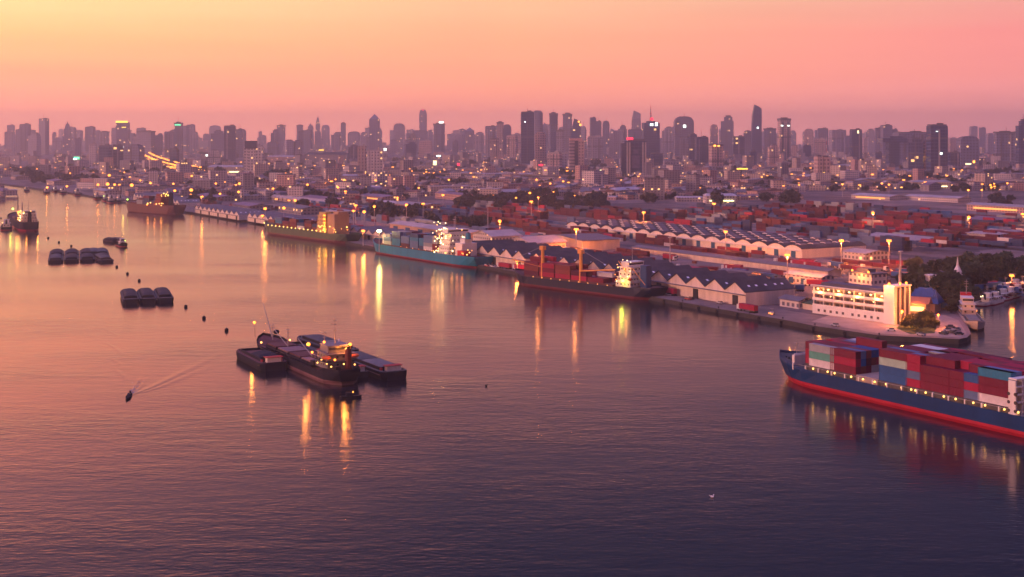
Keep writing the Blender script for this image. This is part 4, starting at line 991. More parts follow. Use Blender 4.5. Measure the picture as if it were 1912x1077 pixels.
LAMPS = [(1571,446,1,30,'floodlight mast on the yard right of the blue-door warehouse'),(1660,446,1,26,'floodlight mast before the red container rows, right one of a pair'),
 (1470,472,1,26,'floodlight mast before the right end of the blue-door warehouse'),(1630,395,1.25,26,'brightest floodlight over the red container yard'),
 (1809,403,1.2,24,'bright floodlight over the yard at right'),(1355,429,.9,18,'floodlight mast behind the middle of the blue-door warehouse'),
 (1333,378,1.1,20,'floodlight in front of the tiered white villa'),(1202,394,1.0,14,'floodlight at the dark trees beyond the blue-door warehouse'),
 (1076,425,1.1,22,'floodlight mast at the left end of the blue-door warehouse'),(933,410,1.2,20,'floodlight mast above the pale gabled office'),
 (992,374,1.1,12,'floodlight at the right end of the dark grove'),(1002,334,1.5,0,'large orange lamp below the big dark glass tower'),(1005,366,.8,6,'small floodlight just above another right of the grove'),
 (827,362,1.2,12,'floodlight above the centre container yard'),(782,349,1.3,10,'bright lamp left of the ribbed terrace'),(790,378,1.2,14,'floodlight over the peach shed roofs'),
 (759,380,1.3,14,'floodlight left of the peach shed roofs'),(742,367,1.3,12,'floodlight, upper left of the peach shed roofs'),(699,383,1.3,16,'tall floodlight mast right of the three-lamp cluster'),
 (680,393,1.5,16,'lowest and brightest lamp of the three-lamp cluster'),(664,381,1.2,10,'top lamp of the three-lamp cluster'),(660,391,1.0,6,'left lamp of the three-lamp cluster'),
 (645,355,1.1,8,'lone lamp over the violet shed roofs, left centre'),(622,312,2.2,0,'orange lamp before the wide dark mall'),(574,343,1.7,14,'bright orange lamp above the row of lit roofs'),
 (551,372,1.5,16,'bright lamp in the middle of the row of small lit roofs'),(530,386,1.5,14,'right lamp of the pair behind the green ship bow'),(495,387,1.5,14,'left lamp of the pair behind the green ship bow'),
 (510,350,1.4,8,'lamp above the left row of violet sheds'),(447,341,2,14,'bright lamp over the glowing yellow awning'),(403,341,1.5,8,'lamp between the curved ramp and the yellow awning'),
 (416,325,1.6,0,'lamp at the foot of the long cream building at left'),(358,327,2,6,'lamp right of the lower end of the curved ramp'),(357,353,2.2,14,'brightest lamp behind the brown ship'),
 (377,365,1.2,5,'small yellow lamp right of the lamp behind the brown ship'),(281,340,1.9,8,'lamp left of the curved ramp foot'),(246,344,2.4,12,'double orange lamp behind the brown ship bow'),
 (262,335,1.4,0,'flat wide lamp between two others behind the brown ship'),(204,326,2.4,8,'single lamp above the row of four at far left'),(183,343,1.8,4,'first of the lamp row on the far left bank'),
 (201,342,2.4,8,'second and brightest of the lamp row on the far left bank'),(214,343,1.8,4,'third of the lamp row on the far left bank'),(223,343,1.2,0,'last small lamp of the row on the far left bank'),
 (131,322,1.4,0,'small orange lamp over the far left low roofs'),(125,346,1.5,5,'orange lamp at the far left waterfront trees'),(69,314,1.4,0,'left one of the lamp pair near the left edge'),(79,314,1.9,0,'right one of the lamp pair near the left edge'),
 (1660,343,1.3,5,'bright lamp at the right of the pink terrace'),(1834,342,1.0,0,'pale lamp over the elevated road at right'),(1851,348,1.3,6,'yellow lamp over the elevated road at right'),(1808,353,1.3,8,'orange lamp below the elevated road at right'),
 (1573,342,1.1,5,'yellow lamp right of the orange twin slabs'),(1910,397,1.0,10,'lamp cut by the right edge of the picture'),(1463,345,.9,0,'small yellow lamp beyond the elevated road, left of orange twin slabs'),(1540,323,.8,0,'lamp at the slot of the orange twin slabs')]
for px, py, hot, pw, lab in LAMPS: high_mast(px, py, hot*(.85 if px > 900 else .74), pw*(1700 if px > 900 else 380), lab)
high_mast(708,428,.9,5000,'greenish-white lamp mast at the bow of the teal ship', h=17, col=(.85,1,.35), mat=E('lamp_green_white', (.9,1,.4), 20))
high_mast(678,428,.8,3600,'orange quay lamp on the gables left of the teal ship', h=13)
high_mast(966,483,.7,7000,'orange lamp on the gables behind the orange-craned ship bow', h=9)
high_mast(1889,510,.7,5000,'lamp over the marina at the right edge', h=9)
high_mast(490,400,.8,2400,'quay lamp at the right end of the left row of gables', h=9)
for px, y0, y1, lab in ((1251,444,505,'unlit tall mast between the blue-door warehouse and the zigzag roofs'),(848,410,440,'unlit mast behind the lit deckhouse of the teal ship'),(911,385,425,'unlit mast left of the pale gabled office'),(1682,470,555,'thin unlit flagpole mast behind the port office tower')):
    d = P(px, y1, LZ).y; h = ZP(y0, d)-LZ; t = thing('high_mast', lab, 'mast', PD(px, d, LZ)); MB().cyl(0,0,0,h,.45,.22,n=8).build('mast', MASTM, t); MB().cyl(0,0,h,h+.5,1.3,1.3,n=10).build('lamp_ring', MASTM, t)
# communications mast before the orange twin slabs
t = thing('lattice_mast', 'red and white communications mast above the orange twin slabs', 'mast', PD(1543,2450,LZ)); b = MB(); Hh = ZP(256,2450)-LZ
for i in range(12): b.cyl(0,0,Hh*i/12,Hh*(i+1)/12,1.6-.1*i,1.5-.1*i,n=4,m=i % 2)
b.build('lattice', [STEEL, TRIM], t)

# ---------------------------------------------------------------- containers in the yards
CCOL = {'dark red': (.15,.004,.028), 'red': (.33,.006,.045), 'maroon': (.08,.005,.026), 'blue': (.02,.09,.24), 'teal blue': (.02,.17,.27), 'navy': (.022,.045,.12), 'grey': (.30,.30,.30), 'sea green': (.10,.33,.25), 'pale green': (.33,.44,.34), 'white': (.62,.55,.52), 'orange': (.50,.10,.03), 'rust': (.20,.035,.03), 'slate blue': (.10,.15,.26)}
CM = {k: M('container_'+k.replace(' ', '_'), v, .5, var=.22, scale=.35, rnd=.12) for k, v in CCOL.items()}
def container_mesh(Ln, detail):
    b = MB(); w_, h = 2.44, 2.59; hl, hw_ = Ln/2, w_/2
    if not detail: return b.box(0,0,0,Ln,w_,h-.06)
    b.box(0,0,.0,Ln,w_,.16); b.box(0,0,h-.14,Ln,w_,.11)
    for x in (-1,1):
        for y in (-1,1): b.box(x*(hl-.09), y*(hw_-.09), .16, .18, .18, h-.3)
    n = int(Ln/.56)
    for sg in (-1,1):    # corrugated long sides
        for i in range(n):
            xa = -hl+.18+(Ln-.36)*i/n; xb = -hl+.18+(Ln-.36)*(i+.5)/n; xc = -hl+.18+(Ln-.36)*(i+1)/n
            ya, yb = sg*(hw_-.10), sg*(hw_-.02)
            q = [(xa,ya,.16),(xb,yb,.16),(xc,ya,.16),(xa,ya,h-.14),(xb,yb,h-.14),(xc,ya,h-.14)]
            f = [(0,1,4,3),(1,2,5,4)]; b.add(q, f if sg < 0 else [tuple(reversed(k)) for k in f])
    for sg in (-1,1):
        x = sg*(hl-.06); b.box(x,0,.16,.06,w_-.2,h-.3)
    for y in (-.8,-.3,.3,.8): b.box(hl-.01,y,.16,.05,.06,h-.3)      # door bars
    b.add([(-hl,-hw_,h-.03),(hl,-hw_,h-.03),(hl,hw_,h-.03),(-hl,hw_,h-.03)],[(0,1,2,3)])
    return b
CONT = []
def container(kind, col, loc, rot, label, group, detail=True): CONT.append((kind, col, loc, rot, label, group, detail))
def build_containers():
    """the 300 nearest containers are things of their own, the rest one mass"""
    cm = {}; cl = list(CM)
    CONT.sort(key=lambda c: c[2][1])
    for kind, col, loc, rot, label, group, detail in CONT[:298]:
        key = (kind, col, detail)
        if key not in cm:
            o = container_mesh(12.19 if kind == 40 else 6.06, detail).build('shipping_container', CM[col]); cm[key] = o.data
        else: o = bpy.data.objects.new('shipping_container', cm[key]); C.objects.link(o)
        o.location = loc; o.rotation_euler = (0,0,rot); tag(o, ' '.join(label.split()[:16]), 'container', group)
    mb = MB()
    for kind, col, loc, rot, label, group, detail in CONT[298:]: mb.box(loc[0], loc[1], loc[2], 12.19 if kind == 40 else 6.06, 2.44, 2.53, rot, cl.index(col))
    tag(mb.build('far_containers', [CM[k] for k in cl]), kind='stuff')
yq = random.Random(9); YC = []
def yard(u0, u1, v0, v1, dens, hmax, pal, skip=None):
    v = v0
    while v < v1:
        u = u0
        while u < u1:
            if yq.random() < dens:
                run = yq.randint(3, 9); rows = yq.randint(1, 4); base = yq.choice(pal)
                for i in range(run):
                    for r in range(rows):
                        h = yq.randint(1, hmax)
                        for k in range(h):
                            c = base if yq.random() < .74 else yq.choice(pal)
                            YC.append((u+i*12.7, v+r*2.7, k, c, h-1 == k, r == 0 or r == rows-1 or i in (0, run-1)))
                u += run*12.7+yq.uniform(6, 26)
            else: u += 40
        v += 2.7*4+yq.uniform(9, 22)
red = ['dark red','dark red','red','maroon','maroon','rust','dark red','white','navy','slate blue','maroon']
mix = ['dark red','maroon','navy','dark red','grey','red','slate blue','maroon','rust','navy','blue']
yard(-60, 260, 330, 760, .82, 4, red)
yard(260, 640, 345, 700, .62, 4, mix)
yard(-260, -70, 400, 760, .6, 3, mix)
yard(250, 500, 100, 205, .42, 2, red)
yard(-10, 130, 205, 320, .16, 1, red)
yard(520, 900, 130, 420, .4, 3, mix)
yard(360, 520, 180, 230, .5, 3, red)
yard(560, 690, 40, 84, .4, 2, mix)
yard(900, 1200, 90, 300, .3, 2, mix)
vis = []
for u, v, k, c, top, edge in YC:
    if not (top or edge): continue
    p = UV(u, v, LZ+.02+k*2.6); sx_ = 956+FPX*p.x/p.y; sy_ = HOR+(CAM_H-p.z)*FPX/p.y
    if -20 < sx_ < 1935 and not (1690 < sx_ and sy_ > 462) and sy_ > 350 and shore_ok(sx_, sy_+6): vis.append((p.y, p, c, u, v, k, top))
vis.sort(key=lambda q_: q_[0])
def lampname(p):
    px = 956+FPX*p.x/p.y; py = HOR+(CAM_H-20)*FPX/p.y
    return min(LAMPS, key=lambda l: abs(l[0]-px)+2.2*abs(l[1]-py))[4]
for i, (dd, p, c, u, v, k, top) in enumerate(vis):
    lv = ['on the ground','on the second layer','on the third layer','on the fourth layer'][k]
    ln = ' '.join(lampname(p).replace('floodlight mast', 'mast').replace('floodlight', 'lamp').split()[:7])
    container(40, c, tuple(p), UROT, f"{c} yard container {lv} near {ln}", 'containers stacked in the port yards', False)
# ---------------------------------------------------------------- lorries and cars in the truck yard
CARP = [M('paint_'+n, c, .35, var=.08, rnd=.1, spec=.6) for n, c in (('white',(.6,.58,.56)),('silver',(.35,.35,.37)),('black',(.02,.02,.025)),('red',(.4,.03,.03)),('blue',(.03,.08,.22)))]
TYRE = M('tyre_rubber', (.015,.015,.015), .8); GLS = M('cab_glass', (.02,.025,.035), .1, spec=.7)
def lorry_proto(ci, load):
    t = thing('lorry', None, 'lorry', (0,0,-500))
    MB().box(6.6,0,.7,2.2,2.4,2.5,taper=.96).build('cab', CARP[ci], t); MB().box(7.72,0,1.9,.06,2.0,.9).build('windscreen', GLS, t)
    MB().box(-.2,0,.95,12.4,2.2,.3).build('trailer', CAPM, t)
    if load: MB().box(-.2,0,1.26,12.2,2.44,2.55).build('load', CM[load], t)
    w_ = MB()
    for x in (6.6,4.2,-3.2,-4.5,-5.8):
        for y in (-1.05,1.05): MB().bar((x,y-.2,.5),(x,y+.2,.5),.5,9).build('wheel', TYRE, t)
    return t
def car_proto(ci):
    t = thing('parked_car', None, 'car', (0,0,-500))
    MB().box(0,0,.35,4.3,1.75,.55,taper=.97).build('body', CARP[ci], t); MB().box(-.2,0,.9,2.4,1.6,.55,taper=.8).build('cabin', GLS, t)
    for x in (-1.35,1.35):
        for y in (-.8,.8): MB().bar((x,y-.1,.33),(x,y+.1,.33),.33,8).build('wheel', TYRE, t)
    return t
LP = [(lorry_proto(0,'red'),'white lorry with red container'),(lorry_proto(1,'dark red'),'silver lorry with dark red container'),(lorry_proto(4,'blue'),'blue lorry with blue container'),(lorry_proto(0,None),'white lorry with an empty trailer')]
CPR = [(car_proto(i), n+' car') for i, n in enumerate(('white','silver','black','red','blue'))]
vq = random.Random(31)
def scatter(n, u0, u1, v0, v1, protos, where, grp, rots):
    for i in range(n):
        pr, nm = vq.choice(protos); p = UV(vq.uniform(u0,u1), vq.uniform(v0,v1))
        dup(pr, (p.x,p.y,LZ), UROT+vq.choice(rots)+vq.uniform(-.08,.08), f"{nm} {where}", 1, grp)
scatter(26, 60, 330, 70, 145, LP, 'in the yard between zigzag roofs and long shed', 'lorries in the truck yard', [0, math.pi, .6])
scatter(22, 60, 220, 178, 215, LP, 'on the road before the blue-door warehouse', 'lorries before the blue-door warehouse', [0, math.pi])
scatter(30, -20, 60, 90, 260, LP+CPR, 'in the yard inland of the port office', 'vehicles inland of the port office', [0, 1.57, math.pi])
scatter(46, -60, 60, 150, 330, CPR+LP[:2], 'parked near the mast right of the warehouse', 'vehicles in the right-hand yard', [0, 1.57])
scatter(34, 30, 330, 4, 15, CPR+LP[:1], 'parked on the quay apron before the zigzag warehouses', 'cars on the quay apron', [0])
scatter(24, -52, 20, -0, 16, CPR, 'parked on the quay by the port office', 'cars by the port office', [0, 1.57]) if False else None
g_ = thing('garden_lamp', 'orange garden lamp among the shrubs in front of the ribbed tower', 'street lamp', PD(1684,612,LZ)); MB().cyl(0,0,0,6.6,.12,.09,n=6).build('pole', POLEM, g_); MB().ball(0,0,7,.45).build('lamp_head', LO3, g_); lamp_or_fill_light(g_, (0,-.9,7), 7000, (1,.42,.1), .5)
g_ = thing('garden_lamp', 'garden lamp by the parked cars on the river tip', 'street lamp', PD(1752,607,LZ)); MB().cyl(0,0,0,5.6,.12,.09,n=6).build('pole', POLEM, g_); MB().ball(0,0,6,.35).build('lamp_head', LO3, g_); lamp_or_fill_light(g_, (0,-.9,6), 3000, (1,.42,.1), .4)
# cars of the little park at the tip
for px, py in ((1762,624),(1770,618),(1778,622),(1786,617),(1774,612),(1790,625),(1720,626),(1664,618),(1560,609)):
    dup(CPR[vq.randrange(3)][0], P(px,py,LZ+.03), UROT+vq.choice([0,.9,1.57]), 'pale car parked on the paved river tip', 1, 'cars on the paved river tip')
# bollards and tyres along the quay edge
bo = thing('bollard', None, 'bollard', (0,0,-500)); MB().cyl(0,0,0,.5,.22,.16).cyl(0,0,.5,.75,.3,.3).build('post', WALLD, bo)
pts = along(QUAY[1:7], 22)
for p in pts[:34]: dup(bo, (p.x+.6,p.y+.8,LZ+.25), 0, 'dark mooring bollard on the near quay edge', 1.3, 'bollards on the quay edge')

# ---------------------------------------------------------------- roads, rails and clutter of the yards
ASPH = M('yard_asphalt', (.05,.045,.05), .85, var=.4, scale=.08); LINE = M('lane_paint', (.5,.45,.38), .8)
def strip(name, u0, u1, v, w_, mat, z): 
    a, b_, c_, d_ = UV(u0,v,z), UV(u1,v,z), UV(u1,v+w_,z), UV(u0,v+w_,z); tag(MB().add([a,b_,c_,d_],[(3,2,1,0)]).build(name, mat), kind='structure')
for i, (u0,u1,v,w_) in enumerate([(-40,700,64,9),(-60,640,176,10),(40,620,208,9),(-80,640,300,12),(-200,640,560,12)]): strip('yard_road', u0, u1, v, w_, ASPH, LZ+.010)
for v in (68.4, 181, 212.4, 306): strip('lane_line', -40, 620, v, .22, LINE, LZ+.018)
cl_q = random.Random(55); PALL = [M('crate_wood', (.25,.16,.09), .8), CARP[0], CARP[4], M('crate_rust', (.22,.07,.04), .8)]
for i in range(70):
    u, v = cl_q.uniform(-10, 330), cl_q.choice([cl_q.uniform(54,62), cl_q.uniform(166,174), cl_q.uniform(216,222), cl_q.uniform(80,140)])
    p = UV(u, v); b = MB(); s_ = cl_q.uniform(1.0,2.2)
    b.box(0,0,.12,s_*1.6,s_,s_*.8).box(0,0,0,s_*1.7,s_*1.1,.12,m=0); o = b.build('cargo_crate', PALL[i % 4], None, p, UROT+cl_q.uniform(-.3,.3))
    tag(o, 'low cargo crate lying in the truck yard behind the zigzag warehouses', 'crate', 'crates in the truck yard')
LAMP_GAIN = .16
# ================================================================ ships and barges
def paint(name, c, **k): return M(name, c, k.pop('rough', .45), var=k.pop('var', .25), scale=k.pop('scale', .15), streak=True, **k)
BOOT = paint('antifouling_red', (.38,.012,.030)); NAVY = paint('hull_navy', (.003,.033,.115), spec=.2, var=.35); TEALH = paint('hull_teal', (.012,.19,.29)); GREENH = paint('hull_green', (.07,.10,.055))
BROWNH = paint('hull_oxide', (.13,.035,.035)); BLACKH = paint('hull_black', (.009,.009,.014), rough=.7, spec=.1); DARKH = paint('hull_dark', (.016,.015,.028), rough=.7, spec=.1); ROSEH = paint('hull_weathered_rose', (.16,.075,.085), var=.5)
DECK = M('deck_green_grey', (.10,.09,.08), .8, var=.4, scale=.2); DECKR = M('deck_red', (.13,.05,.05), .8, var=.4, scale=.2); SHIPW = M('ship_white', (.74,.66,.58), .5, var=.15, scale=.3, streak=True)
SHIPY = paint('ship_ochre', (.62,.36,.07)); CRANEO = paint('crane_orange', (.85,.36,.08)); PORT = M('porthole_glass', (.02,.02,.03), .15, spec=.7)
TARP = M('tarpaulin', (.10,.10,.10), .8, var=.35, scale=.3); TARPD = M('tarpaulin_dark', (.035,.035,.045), .75, var=.4, scale=.3); TARPG = M('tarpaulin_grey', (.19,.17,.16), .8, var=.3, scale=.3); CARGO = M('cargo_heap', (.02,.022,.035), .95, var=.4, scale=.8)
DLAMP = E('deck_lamp_glow', (1,.52,.12), 4); DLAMPO = E('deck_lamp_orange', (1,.31,.04), 3.4); DLAMPW = E('deck_lamp_white', (1,.76,.38), 5); REDP = M('red_paint', (.45,.02,.03), .5)
RAIL = M('handrail', (.35,.3,.28), .5)
def hull(t, Ln, B, D, fc, mats, boot=1.7, bowfull=.16, rake=7, stern=.75, aft=0.0, bul=1.0, name='hull'):
    """lofted hull, bow at +x; mats = (antifouling, side, deck)"""
    b = MB(); xs = [i/22 for i in range(23)]; rings = []
    for f in xs:
        x = -Ln/2+Ln*f
        def half(full, k):
            if f < .12: return k+(1-k)*math.sin(f/.12*math.pi/2)
            if f > 1-full: g = (1-f)/full; return max(.015, math.sin(g*math.pi/2)**.75)
            return 1
        wl = B/2*half(bowfull*1.35, stern*.55); dk = B/2*half(bowfull, stern)
        zd = D+(fc*max(0, (f-.86)/.14)**.6 if f > .86 else 0)+(aft if f < .13 else 0)
        k = max(0, (f-.8)/.2)**2; ks = max(0, (.1-f)/.1)
        rings.append([(x-rake*k*.6+ks*Ln*.02, wl*.9, -1.2), (x-rake*k*.55+ks*Ln*.02, wl, boot*.5), (x-rake*k*.4+ks*Ln*.01, wl+(dk-wl)*.25, boot), (x, dk, zd), (x, dk, zd+bul), (x, max(dk-.25,.005), zd+bul), (x, max(dk-.25,.005), zd)])
    n = 7
    for sg in (1, -1):
        vs = [(x, sg*y, z) for r in rings for x, y, z in r]; 
        for i in range(len(rings)-1):
            for j in range(n-1):
                a = i*n+j; q = (a, a+1, a+1+n, a+n) if sg > 0 else (a+n, a+1+n, a+1, a)
                b.add([vs[k] for k in q], [(3,2,1,0)], 0 if j < 2 else 1)
    for i in range(len(rings)-1):     # deck
        r, s = rings[i][6], rings[i+1][6]
        b.add([(r[0],-r[1],r[2]),(s[0],-s[1],s[2]),(s[0],s[1],s[2]),(r[0],r[1],r[2])], [(0,1,2,3)], 2)
    r = rings[0]
    for j in range(5): a, c = r[j], r[j+1]; b.add([(a[0],-a[1],a[2]),(a[0],a[1],a[2]),(c[0],c[1],c[2]),(c[0],-c[1],c[2])], [(3,2,1,0)], 0 if j < 2 else 1)
    return b.build(name, mats, t)
def lamp(t, x, y, z, mat=None, r=.32): return MB().ball(x,y,z,r,n=6,k=4).build('deck_lamp', mat or DLAMP, t)
def deckhouse(t, x, z, ln, w_, tiers, mat, th=2.7, shrink=.9, name='deckhouse', bridge=True, win=DLAMPW, litp=.2, seed=1):
    q = random.Random(seed); b = MB(); wn_ = MB(); ll, ww = ln, w_
    for i in range(tiers):
        b.box(x,0,z,ll,ww,th-.12); b.box(x,0,z+th-.12,ll+1.2,ww+1.2,.12); z0 = z+1.1
        n = int(ww/2.2)
        for s in (-1,1):
            for k in range(n): wn_.box(x+s*(ll/2+.02), -ww/2+ww*(k+.5)/n, z0, .06, .8, .8)
            for k in range(int(ll/2.4)): wn_.box(x-ll/2+ll*(k+.5)/int(max(1,ll/2.4)), s*(ww/2+.02), z0, .8, .06, .8)
        z += th; ww *= shrink; ll *= shrink
    h = b.build(name, mat, t); wn_.build('window_row', PORT, t)
    if bridge:
        MB().box(x,0,z,ll*.9,w_*1.02,.3).box(x,0,z+.3,ll*.8,w_*.8,2.3).box(x,0,z+2.6,ll*.9,w_*.85,.2).build('bridge', mat, t)
        MB().box(x+ll*.4+.03,0,z+1.2,.06,w_*.74,.9).box(x-ll*.4-.03,0,z+1.2,.06,w_*.74,.9).build('bridge_windows', PORT, t); z += 2.8
    return z
def mast(t, x, y, z, h, r=.22, yard=2.4, name='mast', mat=None):
    b = MB(); b.cyl(x,y,z,z+h,r,r*.5,n=6); b.box(x,y,z+h*.7,.15,yard,.15); b.box(x,y,z+h*.5,.15,yard*.7,.15); b.box(x+.3,y,z+h*.85,.5,1.8,.15); return b.build(name, mat or RAIL, t)
def funnel(t, x, y, z, h, col, r=1.6, name='funnel'): return MB().cyl(x,y,z,z+h,r,r*.85,n=10).cyl(x,y,z+h,z+h+.6,r*.4,r*.4,n=8,m=1).build(name, [col, BLACKH], t)
def ship_at(name, label, cat, bow, stern, side=1, Lk=1.0):
    """bow and stern: waterline points in the world"""
    c = (bow+stern)/2; v = bow-stern; return thing(name, label, cat, (c.x, c.y, 0), math.atan2(v.y, v.x)), v.length*Lk

# ---------------------------------------------------------------- the big container ship in the foreground
SD = Vector((-.513, .858, 0)); SN = Vector((-.858, -.513, 0))     # towards the bow; towards the camera side
SL_ = 178; SO = Vector((130.2,455.4,0))+SD*57-SD*(SL_/2)
S1 = thing('container_ship', 'big navy and red container ship laden with stacks, entering from the right edge', 'container ship', tuple(SO), math.atan2(SD.y, SD.x))
HB = 25.0
hull(S1, SL_, HB, 5.4, 2.5, [BOOT, NAVY, DECK], boot=1.9, rake=9, bowfull=.13, bul=.9)
def s1x(px, y=HB/2-1):
    k = (px-956)/FPX; o = SO+SN*y; s = (k*o.y-o.x)/(SD.x-k*SD.y); return s
BAYS = [(1497,1511,20,'nearest the bow',3,['red','red','dark red']),(1512,1553,40,'in the first full bay',3,['white','sea green','grey']),(1553,1592,40,'in the second full bay, before the gap',3,['dark red','red','dark red']),
        (1644,1688,40,'in the tall bay after the gap',4,['blue','blue','pale green','dark red']),(1692,1715,20,'in the short bay behind the green-striped stack',4,['red','slate blue','red','red']),
        (1722,1765,40,'in the all dark red bay',3,['dark red','dark red','dark red']),(1771,1797,20,'in the short dark red bay',3,['dark red','dark red','dark red']),
        (1798,1826,20,'in the short blue-topped bay',3,['slate blue','red','blue']),(1829,1882,40,'in the bay beside the white lashing bridge',4,['white','dark red','dark red','teal blue'])]
cq = random.Random(8); ZB = 8.0
HT = {0:[3,3,3,2,3,3,3,2,2],1:[3]*9,2:[3,3,3,3,3,4,3,3,3],3:[4,4,4,4,4,4,4,4,4],4:[4,4,4,3,4,4,4,4,4],5:[3,4,4,4,4,4,3,4,4],6:[3,3,4,4,4,3,4,4,4],7:[3,4,4,4,4,4,4,4,3],8:[4,4,4,4,4,4,4,4,4]}
TOPS = {1:['grey','dark red','dark red','dark red','red','dark red','slate blue','grey','white'],2:['maroon','slate blue','rust','blue','blue','dark red','dark red','navy','dark red'],3:['dark red','dark red','slate blue','dark red','dark red','dark red','white','white','dark red'],
        4:['red','slate blue','dark red','dark red','grey','white','dark red','dark red','red'],5:['dark red','dark red','dark red','dark red','dark red','dark red','maroon','dark red','dark red'],6:['dark red','maroon','red','red','red','dark red','dark red','red','maroon'],
        7:['blue','dark red','red','red','rust','dark red','red','dark red','dark red'],8:['teal blue','slate blue','red','dark red','red','red','dark red','red','dark red'],0:['dark red','red','dark red','red','red','rust','dark red','red','dark red']}
rowname = ['on the near side','second row from near side','third row from near side','fourth row','middle row','sixth row','third row from far side','second row from far side','on the far side']
tname = ['bottom','second','third','fourth']
mid = []
for bi, (xa, xb, kind, where, ht, cols_) in enumerate(BAYS):
    xc = (s1x(xa)+s1x(xb))/2; mid.append(xc)
    nrows = 9 if bi else 7
    hs = HT[bi]
    for r in range(nrows):
        y = (nrows-1)/2*2.5-r*2.5
        for k in range(hs[r]):
            top = k == hs[r]-1
            hidden = r > 0 and not top and not (bi in (0, 2)) and not (bi in (1, 3, 8) and k == hs[r]-2)
            if hidden and r < nrows-1: continue
            c = cols_[k] if r == 0 else TOPS[bi][r] if top else cq.choice(['dark red','red','dark red','blue','maroon','navy','grey','rust'])
            p = SO+SD*xc+SN*y
            container(kind, c, (p.x, p.y, ZB+k*2.6), math.atan2(SD.y, SD.x), f"{c} {tname[k]}-layer ship container {rowname[r]}, {where}", 'containers on the big ship')
# hatch covers, coamings, stanchions with their lamps
for bi, xc in enumerate(mid):
    ln = 13 if BAYS[bi][2] == 40 else 6.6
    MB().box(xc,0,5.4,ln,(23 if bi else 17.5),2.2).box(xc,0,7.6,ln-.4,(22.8 if bi else 17.3),.36).build('hatch_cover', DECK, S1)
xg = (mid[2]+mid[3])/2
MB().box(xg,0,5.4,13.5,23,2.2).box(xg,0,7.6,13,22.4,.5).build('hatch_cover', M('hatch_tan', (.36,.27,.22), .8), S1)
for q_, (yy, cc_) in enumerate(((-6,'dark red'),(-8.5,'dark red'),(-3.5,'navy'),(-8.5,'maroon'))):
    p = SO+SD*(xg-3)+SN*yy; container(40, cc_, (p.x,p.y,8.12+(2.6 if q_ == 3 else 0)), math.atan2(SD.y, SD.x), f"{cc_} container lying low in the gap, {['nearer','farther','nearest','upper'][q_]} one", 'containers in the gap of the big ship')
LPX = [1519,1546,1559,1590,1612,1634,1655,1684,1702,1710,1729,1763,1785,1818,1840,1876,1902]
for i, px in enumerate(LPX):
    x = s1x(px, 11.6); MB().box(x,11.3,5.4,.25,.25,2.4).box(x,11.3,7.6,.3,.9,.2).build('lamp_post', RAIL, S1); lamp(S1, x, 11.75, 7.2, None, .33)
    lamp_or_fill_light(S1, (x, 12.1, 7.0), 85, (1,.78,.38), .3)
x = SL_/2-20
while x > -SL_/2+4:
    MB().box(x,11.7,5.4,.5,.7,2.3).build('stanchion', SHIPW, S1); MB().box(x,-11.7,5.4,.5,.7,2.3).build('stanchion', SHIPW, S1); x -= 6.4
rl = MB()
for sg in (-1,1): rl.box((SL_/2-20+(-SL_/2))/2, sg*11.9, 7.55, SL_-24, .15, .12)
rl.build('side_rail', RAIL, S1)
# lashing bridge with round openings, then the accommodation, mostly beyond the frame
lx = s1x(1893)
br = MB()
for k in range(5): br.box(lx,0,5.4+k*2.3+(2.0 if k else 0),3.0,24,.45)
for k in range(9): br.box(lx,12-3*k,5.4,2.6,.7,11)
br.build('lashing_bridge', SHIPW, S1)
for k in range(3):
    for j in range(2): MB().bar((lx-1.2+2.4*j,12.01,7.4+k*2.5),(lx-1.2+2.4*j,12.4,7.4+k*2.5),.55,10).build('round_opening', PORT, S1)
zt = deckhouse(S1, lx-14, 5.4, 14, 23, 5, SHIPW, seed=3); mast(S1, lx-14, 0, zt, 8); funnel(S1, lx-27, 0, 5.4, 16, NAVY, 2.6)
# forecastle gear
bx_ = SL_/2
MB().box(bx_-17.5,0,5.4,1.2,19,4.6).box(bx_-17.5,0,10,.4,18,.5).build('breakwater', SHIPW, S1)
MB().box(bx_-12,3,7.0,2.4,2,1.3).build('windlass', DECK, S1); MB().box(bx_-12,-3,7.0,2.4,2,1.3).build('windlass', DECK, S1)
mast(S1, bx_-9, 0, 7.4, 6, .22, name='foremast', mat=RAIL)
for k in range(5): MB().cyl(bx_-8-k*2.2, 5.3+k*.7-1.2, 6.9, 7.9, .28,n=7).build('bollard', BLACKH, S1)

# ---------------------------------------------------------------- dark blue ship with orange cranes
def deck_containers(t, xs, rows, hts, cols_, z, B, where, q):
    for i, x in enumerate(xs):
        for r in range(rows):
            y = (rows-1)/2*2.5-r*2.5
            for k in range(max(1, hts[i]-(1 if q.random() < .3 else 0))):
                if r > 1 and r < rows-1 and k < hts[i]-2: continue
                c = q.choice(cols_); m = t.matrix_basis if False else None
                a = t.rotation_euler.z; p = Vector(t.location)+Vector((x*math.cos(a)-y*math.sin(a), x*math.sin(a)+y*math.cos(a), 0))
                container(40, c, (p.x,p.y,z+k*2.6), a, f"{c} {tname[k]}-layer container {('near row','second row','third row','fourth row','fifth row','sixth row','seventh row')[r]}, bay {('nearest bow','second from bow','third from bow','fourth from bow','fifth from bow','sixth from bow','seventh from bow')[i]}, on {where}", 'containers on '+where, False)
S2, L2 = ship_at('cargo_ship', 'dark blue cargo ship with two orange deck cranes moored before the zigzag roofs', 'cargo ship', Vector((2,812,0)), Vector((80,726,0)))
B2 = 19; hull(S2, L2, B2, 5.0, 2.6, [paint('antifouling_dull', (.13,.022,.035)), paint('hull_midnight', (.008,.012,.035)), DECKR], boot=1.6, rake=7, bul=.8, aft=1.0)
MB().box(6,0,5,L2*.62,15,1.6).build('hatch_cover', DECKR, S2)
